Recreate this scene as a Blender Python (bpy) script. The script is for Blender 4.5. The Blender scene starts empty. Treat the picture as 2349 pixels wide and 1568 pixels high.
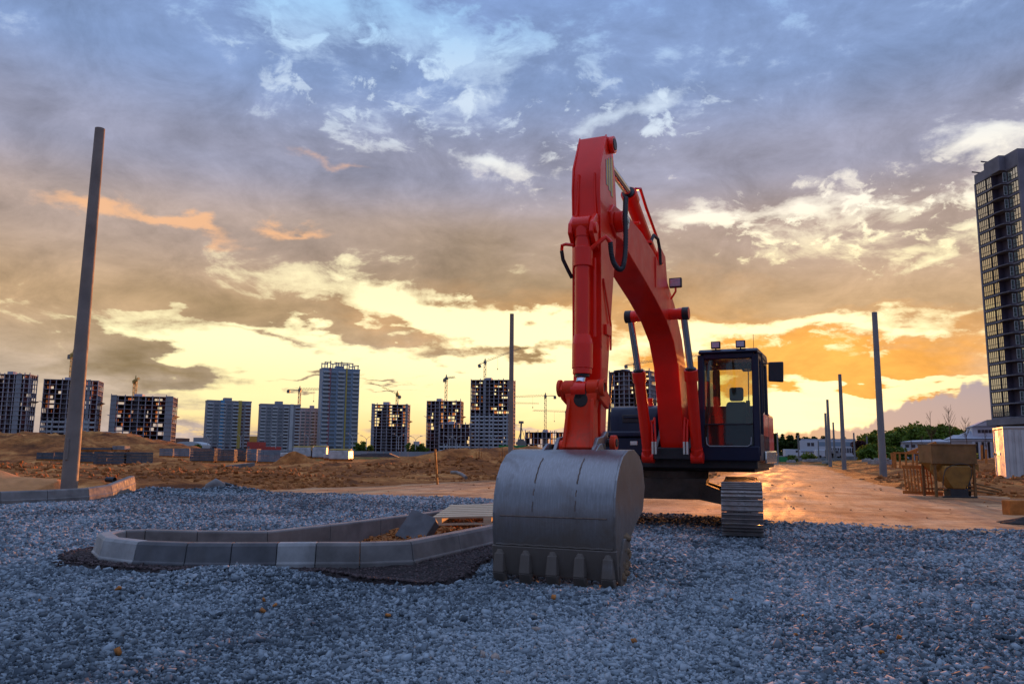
import bpy, bmesh, math, random
import numpy as np
from mathutils import Matrix, Vector
R = math.radians
S = bpy.context.scene
COL = S.collection
# ------------------------------------------------------------------ camera
EYE = 1.2; PITCH = 8.0; ROLL = 0.5; FPX = 1827.0          # focal length in units of a 2349-wide picture
cam_d = bpy.data.cameras.new("camera"); cam = bpy.data.objects.new("camera", cam_d); COL.objects.link(cam)
cam_d.sensor_width = 36.0; cam_d.lens = 36.0 * FPX / 2349.0
cam_d.clip_start = 0.1; cam_d.clip_end = 6000
cam.matrix_world = Matrix.Translation((0, 0, EYE)) @ Matrix.Rotation(R(90 + PITCH), 4, 'X') @ Matrix.Rotation(R(ROLL), 4, 'Z')
S.camera = cam
S.view_settings.view_transform = 'Standard'; S.view_settings.look = 'None'
S.view_settings.exposure = 0.16; S.view_settings.gamma = 1.0
def ray(px, py):
    x = px - 1174.5; y = 784.0 - py; c, s = math.cos(R(ROLL)), math.sin(R(ROLL))
    xr = x*c - y*s; yr = x*s + y*c
    fw = FPX*math.cos(R(PITCH)) - yr*math.sin(R(PITCH)); up = yr*math.cos(R(PITCH)) + FPX*math.sin(R(PITCH))
    return xr/fw, up/fw
def at(px, py, z=None, d=None):                            # a survey mark: sight line to a known height or distance
    a, b = ray(px, py)
    if d is None: d = (z - EYE)/b
    return Vector((a*d, d, EYE + b*d))
def azel(px, py):
    a, b = ray(px, py)
    return math.degrees(math.atan(a)), math.degrees(math.atan2(b, math.hypot(1, a)))
def lin(r, g, b):
    f = lambda c: (c/255/12.92 if c/255 <= .04045 else ((c/255 + .055)/1.055)**2.4)
    return (f(r), f(g), f(b), 1.0)
# ------------------------------------------------------------------ sky
SUN_AZ, SUN_EL = 17.4, 2.7
world = bpy.data.worlds.new("World"); S.world = world; world.use_nodes = True
NT = world.node_tree
for n in list(NT.nodes): NT.nodes.remove(n)
class X:                                                    # a value in the node tree, with arithmetic
    def __init__(s, o): s.o = o
    def _m(s, op, *a, clamp=False): return mth(op, s, *a, clamp=clamp)
    def __add__(s, b): return mth('ADD', s, b)
    __radd__ = __add__
    def __sub__(s, b): return mth('SUBTRACT', s, b)
    def __rsub__(s, b): return mth('SUBTRACT', b, s)
    def __mul__(s, b): return mth('MULTIPLY', s, b)
    __rmul__ = __mul__
    def __truediv__(s, b): return mth('DIVIDE', s, b)
    def __rtruediv__(s, b): return mth('DIVIDE', b, s)
def put(inp, v):
    if isinstance(v, X): NT.links.new(v.o, inp)
    elif v is not None: inp.default_value = v
def mth(op, *a, clamp=False):
    n = NT.nodes.new('ShaderNodeMath'); n.operation = op; n.use_clamp = clamp
    for i, v in enumerate(a): put(n.inputs[i], v)
    return X(n.outputs[0])
def sstep(v, lo, hi):
    n = NT.nodes.new('ShaderNodeMapRange'); n.interpolation_type = 'SMOOTHSTEP'
    put(n.inputs[0], v); put(n.inputs[1], lo); put(n.inputs[2], hi); return X(n.outputs[0])
def comb(x, y, z):
    n = NT.nodes.new('ShaderNodeCombineXYZ'); put(n.inputs[0], x); put(n.inputs[1], y); put(n.inputs[2], z); return X(n.outputs[0])
def vmath(op, a, b=None):
    n = NT.nodes.new('ShaderNodeVectorMath'); n.operation = op; put(n.inputs[0], a); put(n.inputs[1], b); return X(n.outputs[0])
def noise(v, sc, det=4, rough=.5, off=0.0, dist=0.0, color=False):
    m = NT.nodes.new('ShaderNodeMapping'); put(m.inputs[0], v); m.inputs['Location'].default_value = (off, off*.7, off*1.3)
    n = NT.nodes.new('ShaderNodeTexNoise'); NT.links.new(m.outputs[0], n.inputs['Vector'])
    n.inputs['Scale'].default_value = sc; n.inputs['Detail'].default_value = det
    n.inputs['Roughness'].default_value = rough; n.inputs['Distortion'].default_value = dist
    return X(n.outputs['Color' if color else 'Fac'])
def mixc(f, a, b):
    n = NT.nodes.new('ShaderNodeMix'); n.data_type = 'RGBA'; n.clamp_factor = True
    put(n.inputs[0], f); put(n.inputs[6], a); put(n.inputs[7], b); return X(n.outputs[2])
def ramp(v, stops):
    n = NT.nodes.new('ShaderNodeValToRGB'); put(n.inputs[0], v); e = n.color_ramp.elements
    n.color_ramp.interpolation = 'EASE'
    while len(e) < len(stops): e.new(.5)
    for i, (p, c) in enumerate(stops): e[i].position = p; e[i].color = c
    return X(n.outputs[0])
tc = NT.nodes.new('ShaderNodeTexCoord')
sep = NT.nodes.new('ShaderNodeSeparateXYZ'); NT.links.new(tc.outputs['Generated'], sep.inputs[0])
DX, DY, DZ = X(sep.outputs[0]), X(sep.outputs[1]), X(sep.outputs[2])
AZ = mth('ARCTAN2', DX, DY)*(180/math.pi); EL = mth('ARCSINE', DZ)*(180/math.pi)
flat = comb(DX/(DZ + .11), DY/(DZ + .11), 0.0)                # where the sight line meets the cloud layer
warp = noise(flat, 1.6, 3, .55, 3.1, color=True)
warp = vmath('MULTIPLY', vmath('SUBTRACT', warp, (.5, .5, .5)), (11.0, 5.5, 0.0))
flat3 = comb(DX/(DZ + .3), DY/(DZ + .3), 0.0)
warp2 = vmath('MULTIPLY', vmath('SUBTRACT', noise(flat3, 8.0, 5, .6, 9.1, color=True), (.5, .5, .5)), (4.2, 3.0, 0.0))
AE = vmath('ADD', vmath('ADD', comb(AZ, EL, 0.0), warp), warp2)
n_big = noise(flat, 1.1, 4, .5, 0.0) - .5
flat2 = comb(DX/(DZ + .42), DY/(DZ + .42), DZ*.6)
n_mid = noise(flat2, 7.0, 7, .66, 5.3, .35) - .5
n_fine = noise(comb(AZ*.055, EL*.16, 0.0), 6.0, 6, .6, 1.7, .2) - .5
def blob(px, py, rx, ry, rot, amp, deg=False):               # a bank or a break in the cloud, as an ellipse of directions
    a, e = (px, py) if deg else azel(px, py)
    m = NT.nodes.new('ShaderNodeMapping'); m.vector_type = 'TEXTURE'; put(m.inputs[0], AE)
    m.inputs['Location'].default_value = (a, e, 0); m.inputs['Rotation'].default_value = (0, 0, R(-rot))
    m.inputs['Scale'].default_value = (rx/32*1.05, ry/32*1.05, 1)
    g = NT.nodes.new('ShaderNodeTexGradient'); g.gradient_type = 'SPHERICAL'; NT.links.new(m.outputs[0], g.inputs[0])
    return mth('MULTIPLY', X(g.outputs['Fac']), amp)
def field(bs, start=None):
    t = start
    for b in bs: t = blob(*b) if t is None else t + blob(*b)
    return t
BREAKS = [(740,50,230,130,10,1.05),(960,80,260,90,15,.85),(1190,110,230,80,-20,.75),(1430,235,150,34,-22,1.15),(1330,270,90,50,-40,.8),
  (1095,368,110,24,12,1.1),(1235,378,80,45,0,.9),(1960,490,220,22,-8,.8),(2180,445,150,26,-15,.9),(1840,500,110,32,0,1.5),(2230,520,120,40,20,.4),
  (2080,595,90,28,-35,1.2),(1580,520,230,32,5,1.0),(2300,318,150,32,0,1.4),(1650,525,80,28,0,1.0),(1880,400,400,120,-10,.35),
  (800,860,760,150,0,2.6),(600,655,150,26,4,.7),(960,695,360,60,10,1.8),(1120,745,300,70,10,1.6),(1250,765,190,75,0,1.4),(1590,790,190,60,-5,1.3),
  (1800,748,230,32,-3,2.0),(2040,745,180,28,2,1.5),(1800,940,400,70,0,2.9),(2150,905,460,24,0,2.0),(1250,880,330,120,0,2.0),
  (900,960,600,90,0,2.0),(330,775,300,34,5,1.0),(1450,950,250,90,0,1.2),(-52,13,400,420,0,2.6,True)]  # last entry: bright break added out of view for tower windows to mirror
BANKS = [(520,702,330,36,3,-2.8),(820,745,170,30,14,-1.8),(960,760,150,24,10,-1.7),(320,822,210,44,12,-3.2),(1190,795,250,30,-2,-3.4),
  (1230,690,260,55,8,-1.8),(900,888,130,13,2,-3.2),(690,872,120,18,4,-3.0),(1280,905,200,18,0,-2.4),(40,880,330,170,0,-2.0),(250,940,300,90,0,-1.6),
  (950,862,140,9,-5,-1.5),(1270,950,200,22,0,-1.3),(640,780,160,14,10,-1.2),(1300,1000,400,26,0,-1.0),
  (1900,845,700,50,0,-1.2),(2100,870,300,14,0,-1.2),(1950,922,200,9,0,-1.6),(2050,760,60,30,0,-.8),(1850,660,800,60,0,-1.0),(300,630,420,60,4,-1.4),(1750,330,500,110,-10,-.7),(350,200,420,160,0,-.6),(950,510,750,130,5,-1.1),(60,420,420,150,0,-1.0),(1650,380,500,90,0,-.6)]
gap = field(BREAKS + BANKS) - sstep(EL, 11.0, 19.0)*.16 + n_mid*3.6 + n_big*.6 + n_fine*1.3
cell = noise(flat2, 19.0, 5, .62, 8.8, .5)
spots = sstep(cell, .50, .66)*field([(900,170,520,210,0,1.5),(1430,300,420,200,-10,1.3),(1950,520,560,150,-5,1.6),(1850,770,520,60,0,1.0),(1050,690,500,70,8,1.2)])
gap = gap + spots
gapm = sstep(gap, .35, 1.4)
edge = sstep(gap, -.05, .6)
E0 = EL/40.0
cloud_c = ramp(E0, [(0.0, lin(190,172,166)), (.10, lin(192,172,152)), (.24, lin(192,160,124)), (.38, lin(176,156,146)),
                    (.50, lin(150,152,174)), (.66, lin(130,154,198)), (1.0, lin(112,152,214))])
warm = field([(1800,830,640,120,0,1.5),(1750,900,500,120,0,1.0),(1150,740,420,90,8,.6),(1500,730,300,90,0,.5)])
cloud_c = mixc(mth('MULTIPLY', warm, .9, clamp=True), cloud_c, lin(240,166,78))
ash = field([(1200,640,650,150,8,.8),(560,710,330,60,4,.8),(1190,795,300,55,0,1.2),(330,825,260,70,10,1.2),(900,888,220,28,2,.8),(690,872,200,34,4,.8)])
cloud_c = mixc(mth('MULTIPLY', ash, .75, clamp=True), cloud_c, lin(140,118,84))
cloud_c = vmath('MULTIPLY', cloud_c, comb(*[1.0 + n_mid*1.25 + n_big*.55 + n_fine*.25]*3))
gap_c = ramp(E0, [(0.0, lin(252,206,128)), (.10, (1.08,.92,.46,1)), (.20, (1.14,1.05,.60,1)), (.32, (1.08,.96,.58,1)),
                  (.44, (1.0,.93,.80,1)), (.60, lin(206,222,240)), (.78, lin(160,204,244)), (1.0, lin(150,200,246))])
glow = field([(1765,948,420,170,0,1.6),(1230,810,500,170,0,.8),(1800,748,300,60,0,.8),(850,780,600,160,0,.35)])
gap_c = mixc(mth('MULTIPLY', glow, .8, clamp=True), gap_c, (1.35, 1.12, .62, 1))
mid_c = mixc(.5, cloud_c, gap_c)
col = mixc(edge, cloud_c, mid_c)
col = mixc(gapm, col, gap_c)
pink = field([(170,482,230,30,0,1.5),(400,505,230,24,12,1.3),(650,518,120,22,-6,1.3),(790,372,150,24,10,.9),(60,640,220,90,0,.4)]) + n_mid*2.0
col = mixc(sstep(pink, .3, 1.3)*.8, col, lin(250,190,140))
# heaped cloud bank standing on the horizon
bx = AZ*.9
top = 1.1 + sstep(AZ, 15.0, 33.0)*3.3 + (noise(comb(bx*.16, 0.0, 0.0), 2.2, 4, .62, 2.0) - .5)*4.2
bank = sstep(top + n_fine*1.2 - EL, -.12, .22)*sstep(AZ, 14.5, 19.0)
bank_c = ramp(EL/6.0, [(0.0, lin(196,168,140)), (.45, lin(172,156,156)), (1.0, lin(156,150,166))])
bank_c = mixc(sstep(AZ, 24.0, 15.0)*.8, bank_c, lin(214,158,92))
col = mixc(bank, col, bank_c)
# unseen sky behind and overhead: even blue set by hand to light the foreground
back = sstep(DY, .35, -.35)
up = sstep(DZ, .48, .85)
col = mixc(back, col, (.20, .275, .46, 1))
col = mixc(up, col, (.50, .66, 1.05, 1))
neb = NT.nodes.new('ShaderNodeTexSky'); neb.sky_type = 'NISHITA'; neb.sun_disc = False
neb.sun_elevation = R(SUN_EL); neb.sun_rotation = R(SUN_AZ); neb.air_density = 1.0; neb.dust_density = 2.0
bg = NT.nodes.new('ShaderNodeBackground'); bg.inputs[1].default_value = .097
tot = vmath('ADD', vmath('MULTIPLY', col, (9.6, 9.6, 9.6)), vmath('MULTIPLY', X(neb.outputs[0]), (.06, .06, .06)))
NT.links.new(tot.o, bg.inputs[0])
wo = NT.nodes.new('ShaderNodeOutputWorld'); NT.links.new(bg.outputs[0], wo.inputs[0])
sun_d = bpy.data.lights.new("sun", 'SUN'); sun = bpy.data.objects.new("sun", sun_d); COL.objects.link(sun)
sun_d.energy = 4.6; sun_d.angle = R(.8); sun_d.color = (1.0, .34, .08)
sdir = Vector((math.sin(R(SUN_AZ))*math.cos(R(SUN_EL)), math.cos(R(SUN_AZ))*math.cos(R(SUN_EL)), math.sin(R(SUN_EL))))
sun.rotation_euler = sdir.to_track_quat('Z', 'Y').to_euler()
# ------------------------------------------------------------------ helpers
rnd = random.Random(7)
class MB:
    """collects shapes in plain lists and links them as one mesh object"""
    def __init__(s): s.v = []; s.f = []; s.T = None
    def _add(s, vs, fs):
        o = len(s.v)
        if s.T is not None: vs = [s.T @ Vector(p) for p in vs]
        s.v.extend([tuple(p) for p in vs]); s.f.extend([tuple(i + o for i in f) for f in fs])
    def hexa(s, p):                                          # 8 corners: bottom ring 0-3, top ring 4-7
        s._add(p, [(3,2,1,0),(4,5,6,7),(0,1,5,4),(1,2,6,5),(2,3,7,6),(3,0,4,7)])
    def box(s, a, b):
        x0,y0,z0 = a; x1,y1,z1 = b
        s.hexa([(x0,y0,z0),(x1,y0,z0),(x1,y1,z0),(x0,y1,z0),(x0,y0,z1),(x1,y0,z1),(x1,y1,z1),(x0,y1,z1)])
    def cbox(s, c, d, rz=0.0, M=None):
        hx,hy,hz = d[0]/2,d[1]/2,d[2]/2; c = Vector(c)
        m = M if M is not None else Matrix.Rotation(rz, 3, 'Z')
        s.hexa([c + m @ Vector((a*hx,b*hy,g*hz)) for g in (-1,1) for a,b in ((-1,-1),(1,-1),(1,1),(-1,1))])
    def beam(s, p, q, w, h, up=(0,0,1)):
        p = Vector(p); q = Vector(q); z = (q-p).normalized(); x = Vector(up).cross(z)
        if x.length < 1e-4: x = Vector((1,0,0))
        x.normalize(); y = z.cross(x)
        s.hexa([e + x*a*w/2 + y*b*h/2 for e in (p,q) for a,b in ((-1,-1),(1,-1),(1,1),(-1,1))])
    def cyl(s, p, q, r, r2=None, n=16, caps=True):
        s.tube([p,q], r, n, caps, r2)
    def tube(s, pts, r, n=8, caps=True, r2=None, radii=None):
        pts = [Vector(p) for p in pts]; k = len(pts); vs = []; fs = []
        z = (pts[1]-pts[0]).normalized(); x = z.orthogonal().normalized()
        for i, p in enumerate(pts):
            z = (pts[min(i+1,k-1)] - pts[max(i-1,0)]).normalized()
            x = (x - z*x.dot(z)).normalized(); y = z.cross(x)
            rr = radii[i] if radii else (r if r2 is None else r + (r2-r)*i/(k-1))
            vs += [p + (x*math.cos(2*math.pi*j/n) + y*math.sin(2*math.pi*j/n))*rr for j in range(n)]
        for i in range(k-1):
            for j in range(n):
                a = i*n + j; b = i*n + (j+1) % n; fs.append((a, b, b+n, a+n))
        if caps: fs.append(tuple(range(n-1,-1,-1))); fs.append(tuple(range((k-1)*n, k*n)))
        s._add(vs, fs)
    def pipe(s, p, q, ro, ri, n=18):
        p = Vector(p); q = Vector(q); z = (q-p).normalized(); x = z.orthogonal().normalized(); y = z.cross(x); vs = []
        for e, r in ((p,ro),(q,ro),(q,ri),(p,ri)):
            vs += [e + (x*math.cos(2*math.pi*j/n) + y*math.sin(2*math.pi*j/n))*r for j in range(n)]
        s._add(vs, [(i*n+j, i*n+(j+1)%n, ((i+1)%4)*n+(j+1)%n, ((i+1)%4)*n+j) for i in range(4) for j in range(n)])
    def prism(s, poly, f0, f1):                              # poly of 2-D points carried by f0 and f1 into space
        n = len(poly); vs = [f0(*p) for p in poly] + [f1(*p) for p in poly]
        s._add(vs, [tuple(range(n-1,-1,-1)), tuple(range(n,2*n))] + [(i,(i+1)%n,(i+1)%n+n,i+n) for i in range(n)])
    def side(s, poly, y0, y1):                               # poly in (x, z), thickness along y
        s.prism(poly, lambda a,b: (a,y0,b), lambda a,b: (a,y1,b))
    def sheet(s, grid):                                      # grid[i][j] of points
        m = len(grid[0]); vs = [p for r in grid for p in r]
        s._add(vs, [(i*m+j,i*m+j+1,(i+1)*m+j+1,(i+1)*m+j) for i in range(len(grid)-1) for j in range(m-1)])
    def build(s, name, mat, parent=None, bevel=0.0, smooth=None, seg=2):
        me = bpy.data.meshes.new(name); me.from_pydata(s.v, [], s.f); me.materials.append(mat)
        bm = bmesh.new(); bm.from_mesh(me); bmesh.ops.recalc_face_normals(bm, faces=bm.faces)
        if smooth is not None:
            for f in bm.faces: f.smooth = True
            for e in bm.edges:
                e.smooth = len(e.link_faces) == 2 and e.calc_face_angle(9) < R(smooth)
        bm.to_mesh(me); bm.free()
        o = bpy.data.objects.new(name, me); COL.objects.link(o)
        if parent is not None: o.parent = parent
        if bevel:
            b = o.modifiers.new('bevel', 'BEVEL'); b.width = bevel; b.segments = seg; b.limit_method = 'ANGLE'; b.angle_limit = R(35)
            b.harden_normals = False
        return o
def empty(name, label, cat, loc=(0,0,0), rz=0.0, group=None):
    o = bpy.data.objects.new(name, None); COL.objects.link(o); o.location = loc; o.rotation_euler = (0,0,rz); o.empty_display_size = .2
    return tag(o, label, cat, group)
def tag(o, label=None, cat=None, group=None, kind=None):
    if label: o['label'] = label
    if cat: o['category'] = cat
    if group: o['group'] = group
    if kind: o['kind'] = kind
    return o
def kids(o): return [c for c in bpy.data.objects if c.parent == o]
KID = {}
def copy_tree(o, parent=None, children=None):
    c = o.copy(); COL.objects.link(c); c.parent = parent
    for ch in (KID.get(o.name) or kids(o)): copy_tree(ch, c)
    return c
# value noise on arrays
def vnoise(x, y, seed=0):
    xi = np.floor(x).astype(np.int64); yi = np.floor(y).astype(np.int64); fx = x - xi; fy = y - yi
    fx = fx*fx*(3-2*fx); fy = fy*fy*(3-2*fy)
    def h(a, b):
        n = (a*374761393 + b*668265263 + seed*974634777) & 0xffffffff
        n = ((n ^ (n >> 13))*1274126177) & 0xffffffff
        return ((n ^ (n >> 16)) & 0xffff)/65535.0
    return (h(xi,yi)*(1-fx) + h(xi+1,yi)*fx)*(1-fy) + (h(xi,yi+1)*(1-fx) + h(xi+1,yi+1)*fx)*fy
def fbm(x, y, oct=5, seed=0, gain=.5):
    t = 0; a = 1; s = 0
    for i in range(oct): t = t + a*vnoise(x*2**i + i*17.3, y*2**i - i*9.1, seed+i); s += a; a *= gain
    return t/s - .5
def sdf(x, y, poly):                                         # distance to a polygon's edge, positive inside
    d = np.full(np.shape(x), 1e9); ins = np.zeros(np.shape(x), bool); n = len(poly)
    for i in range(n):
        x0,y0 = poly[i]; x1,y1 = poly[(i+1)%n]; ex,ey = x1-x0, y1-y0
        t = np.clip(((x-x0)*ex + (y-y0)*ey)/(ex*ex+ey*ey+1e-12), 0, 1)
        d = np.minimum(d, np.hypot(x-x0-t*ex, y-y0-t*ey))
        if y0 != y1:
            c = ((y0 > y) != (y1 > y)) & (x < ex*(y-y0)/(y1-y0) + x0); ins ^= c
    return np.where(ins, d, -d)
def ss(v, a, b):
    t = np.clip((v-a)/(b-a), 0, 1); return t*t*(3-2*t)
def grid_mesh(name, P, mat, mask=None):                      # P: (n, m, 3) array
    n, m = P.shape[:2]; idx = np.arange(n*m).reshape(n, m)
    q = np.stack([idx[:-1,:-1], idx[:-1,1:], idx[1:,1:], idx[1:,:-1]], -1).reshape(-1,4)
    if mask is not None:
        mk = mask.reshape(-1); q = q[mk[q].any(1)]
    me = bpy.data.meshes.new(name); me.vertices.add(n*m); me.vertices.foreach_set('co', P.reshape(-1).astype(np.float32))
    me.loops.add(q.size); me.loops.foreach_set('vertex_index', q.reshape(-1).astype(np.int32))
    me.polygons.add(len(q)); me.polygons.foreach_set('loop_start', (np.arange(len(q))*4).astype(np.int32))
    me.polygons.foreach_set('use_smooth', np.ones(len(q), bool))
    me.update(calc_edges=True); me.materials.append(mat)
    o = bpy.data.objects.new(name, me); COL.objects.link(o); return o
# ------------------------------------------------------------------ materials
MATS = {}
def nt_tools(m):
    t = m.node_tree; L = t.links
    def nd(ty, **k):
        n = t.nodes.new(ty)
        for a, b in k.items(): setattr(n, a, b)
        return n
    def nz(vec, sc, det=4, rough=.55, dist=0.0):
        n = nd('ShaderNodeTexNoise'); L.new(vec, n.inputs['Vector']); n.inputs['Scale'].default_value = sc
        n.inputs['Detail'].default_value = det; n.inputs['Roughness'].default_value = rough; n.inputs['Distortion'].default_value = dist
        return n.outputs['Fac']
    def rp(v, stops, ease='LINEAR'):
        n = nd('ShaderNodeValToRGB'); L.new(v, n.inputs[0]); e = n.color_ramp.elements; n.color_ramp.interpolation = ease
        while len(e) < len(stops): e.new(.5)
        for i, (p, c) in enumerate(stops):
            e[i].position = p; e[i].color = c if isinstance(c, tuple) else (c, c, c, 1)
        return n.outputs[0]
    def mx(f, a, b, blend='MIX'):
        n = nd('ShaderNodeMix', data_type='RGBA', blend_type=blend)
        for i, v in ((0,f),(6,a),(7,b)):
            if hasattr(v, 'is_output'): L.new(v, n.inputs[i])
            else: n.inputs[i].default_value = v
        return n.outputs[2]
    def mp(vec, scale=(1,1,1), rot=(0,0,0)):
        n = nd('ShaderNodeMapping'); L.new(vec, n.inputs[0]); n.inputs['Scale'].default_value = scale; n.inputs['Rotation'].default_value = rot
        return n.outputs[0]
    def bump(h, st, dist, prev=None):
        n = nd('ShaderNodeBump'); L.new(h, n.inputs['Height']); n.inputs['Strength'].default_value = st; n.inputs['Distance'].default_value = dist
        if prev is not None: L.new(prev, n.inputs['Normal'])
        return n.outputs[0]
    return t, L, nd, nz, rp, mx, mp, bump
def newmat(name):
    m = bpy.data.materials.new(name); m.use_nodes = True; MATS[name] = m
    return m, m.node_tree.nodes['Principled BSDF']
def pbr(name, c, rough=.6, metal=0.0, var=.25, sc=3.0, bst=.15, bsc=40.0, bd=.004, coat=0.0, dirt=None, damt=.5, dsc=1.5, stretch=(1,1,1), spec=.5, geo='Object'):
    m, b = newmat(name); t, L, nd, nz, rp, mx, mp, bump = nt_tools(m)
    v = mp(nd('ShaderNodeTexCoord').outputs[geo], stretch)
    n1 = nz(v, sc, 6, .6); lo = tuple(x*(1-var) for x in c[:3]) + (1,); hi = tuple(min(1, x*(1+var)) for x in c[:3]) + (1,)
    col = rp(n1, [(.3, lo), (.7, hi)])
    rv = rp(nz(v, sc*2.3, 5), [(.3, max(.02, rough*.8)), (.7, min(1, rough*1.2))])
    if dirt is not None:
        dm = rp(nz(v, dsc, 7, .68, .6), [(.5 - .25*damt + .08, 0.0), (.62 + .25*(1-damt), 1.0)])
        d2 = mx(damt, (0,0,0,1), dm, 'MIX'); col = mx(d2, col, dirt)
        rv = mx(d2, rv, (.85,.85,.85,1))
        if metal:
            L.new(rp(d2, [(0, metal), (.6, 0.0)]), b.inputs['Metallic'])
    elif metal: b.inputs['Metallic'].default_value = metal
    L.new(col, b.inputs['Base Color']); L.new(rv, b.inputs['Roughness'])
    if bst: L.new(bump(nz(v, bsc, 5, .6), bst, bd), b.inputs['Normal'])
    b.inputs['Coat Weight'].default_value = coat; b.inputs['Coat Roughness'].default_value = .08
    b.inputs['Specular IOR Level'].default_value = spec
    return m
def glass(name, tint=(.85,.9,.88,1), trans=.85, rough=.03):
    m, b = newmat(name); t, L, nd, nz, rp, mx, mp, bump = nt_tools(m)
    tr = nd('ShaderNodeBsdfTransparent'); tr.inputs[0].default_value = tint
    gl = nd('ShaderNodeBsdfGlossy'); gl.inputs['Roughness'].default_value = rough; gl.inputs[0].default_value = (1,1,1,1)
    df = nd('ShaderNodeBsdfDiffuse'); df.inputs[0].default_value = (.16,.17,.15,1)
    fr = nd('ShaderNodeFresnel'); fr.inputs[0].default_value = 1.5
    a = nd('ShaderNodeMixShader'); L.new(fr.outputs[0], a.inputs[0]); L.new(tr.outputs[0], a.inputs[1]); L.new(gl.outputs[0], a.inputs[2])
    v = nd('ShaderNodeTexCoord').outputs['Object']
    dust = rp(nz(mp(v, (1,1,1)), 3.0, 7, .7), [(.35, 1-trans), (.8, min(1, (1-trans)*2.2))])
    c = nd('ShaderNodeMixShader'); L.new(dust, c.inputs[0]); L.new(a.outputs[0], c.inputs[1]); L.new(df.outputs[0], c.inputs[2])
    L.new(c.outputs[0], t.nodes['Material Output'].inputs[0]); return m
# ------------------------------------------------------------------ ground, gravel, road
GRAVEL = [(-40,-30),(-40,12),(-14,16.2),(-12.0,17.7),(-10.6,19.4),(-10.3,20.5),(-10.6,24.5),(-9.2,25.6),(-7.4,24.6),(-6.0,24.0),(-3,23.2),(-.5,22.4),
          (2.0,20.0),(2.6,17.2),(4.2,15.7),(5.2,15.2),(6.2,14.5),(8.2,13.8),(10.5,13.3),(14,12.8),(30,11.5),(40,-30)]
ROAD = [(-8,22),(-7,26.0),(-4.5,30.5),(-.8,36.5),(5,38.5),(9.8,40),(13.5,50),(18.6,66),(25.6,85),(30.5,98),(33.5,112),(32,128),(20,146),(-10,170),(-10,176),(26,156),
        (42,136),(45,118),(38,98),(31,80),(24.2,60),(19,45),(15.0,32.5),(13.8,27.8),(15.5,23.5),(20,18.5),(30,14),(30,8),(-8,8)]
STRIP = [(-46,59),(-20,57.5),(6,60),(6,66),(-20,64),(-46,66)]
ISLE_OUT = [(1.55,14.6),(.94,13.2),(.36,11.9),(-.16,10.79),(-.62,9.66),(-1.05,8.69),(-1.56,8.5),(-2.01,8.47),(-2.40,8.42),(-2.85,8.37),(-3.30,8.35),(-3.86,8.46),(-4.36,8.78),(-4.70,9.30),
            (-4.66,9.70),(-4.36,9.84),(-3.67,9.74),(-2.94,9.74),(-2.46,10.62),(-1.98,11.65),(-1.50,12.7),(-1.10,13.7),(-.72,14.75),(-.34,15.8),(.05,16.9),(.5,18.1),(2.4,17.4)]
def bumpy(x, y, cx, cy, sx, sy, h, rot=0.0, p=1.0):
    c, s = math.cos(R(rot)), math.sin(R(rot)); u = ((x-cx)*c + (y-cy)*s)/sx; v = (-(x-cx)*s + (y-cy)*c)/sy
    return h*np.exp(-(u*u + v*v)**p)
def bank_side(x, y):                                         # metres to the right of the line of poles
    return ((x-15.2)*30 - (y-31)*10.4)/31.75
def Hd(x, y):
    x = np.asarray(x, float); y = np.asarray(y, float)
    g = sdf(x, y, GRAVEL); r = sdf(x, y, ROAD); st = sdf(x, y, STRIP)
    flat = ss(-r, .2, 2.5)*ss(-g, .0, 2.0)*ss(-st, 0, 2.0)
    far = ss(y, 300, 120)*ss(np.abs(x), 160, 90)
    h = fbm(x*.35, y*.35, 5, 3)*.42 + np.abs(fbm(x*1.3, y*1.3, 5, 11))*.36 + fbm(x*.08, y*.08, 3, 5)*.4*ss(y, 70, 90) + .05
    m = 0
    m = m + 2.9*np.exp(-((y-82)/9)**2)*(.45 + .55*ss(x, -30, -43))*ss(x, -19, -30)
    for b in ((-24,40,6,5,.3),(-14,33,4.5,3,.15),(-21,34,5,4,.35),(-17.5,27.5,3.0,2.5,.3),(-13.5,26.5,2.2,1.8,.2),(-9,31,3,2,.2),(-11,39,5,3,.2),
              (-5,74,6,5,1.0),(2,76,8,5,1.15),(11,78,9,5,1.0),(-9.5,68.5,4,1.6,.5),(-14.9,55.2,1.25,1.1,1.35),(-12.8,54.5,1.6,1.0,.5),
              (-8,46,4.2,3,.5),(-3,44,3.6,2.6,.5),(1.2,46,4,3,.5),(-13.5,47,3.5,2,.25),(-5,70,3,2,.7),(-20,50,4,1.5,.05),
              (-1.5,51,3,1.3,.5),(-17,41,2.6,1.6,.45)):
        m = m + bumpy(x, y, *b)
    bs = bank_side(x, y)
    m = m + .22*ss(bs, .6, 3) + .85*ss(bs, 5, 16)*ss(y, 24, 42)*ss(y, 95, 62) + .25*ss(bs, 3, 9)
    m = m + bumpy(x, y, 28.5, 50, 3.2, 2.4, .6) + bumpy(x, y, 17.2, 33, 1.6, 3.0, .18)
    h = (h*(.55 + .5*ss(y, 20, 40)) + m*(1 + .5*fbm(x*.5, y*.5, 4, 21)))*flat*far
    return h + .02*fbm(x*.6, y*.6, 3, 2)*(1-flat)
def gthick(x, y):                                            # how thick the crushed stone lies
    return np.minimum(.05, sdf(x, y, GRAVEL)*.10 + fbm(x*1.1, y*1.1, 4, 33)*.16)
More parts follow.
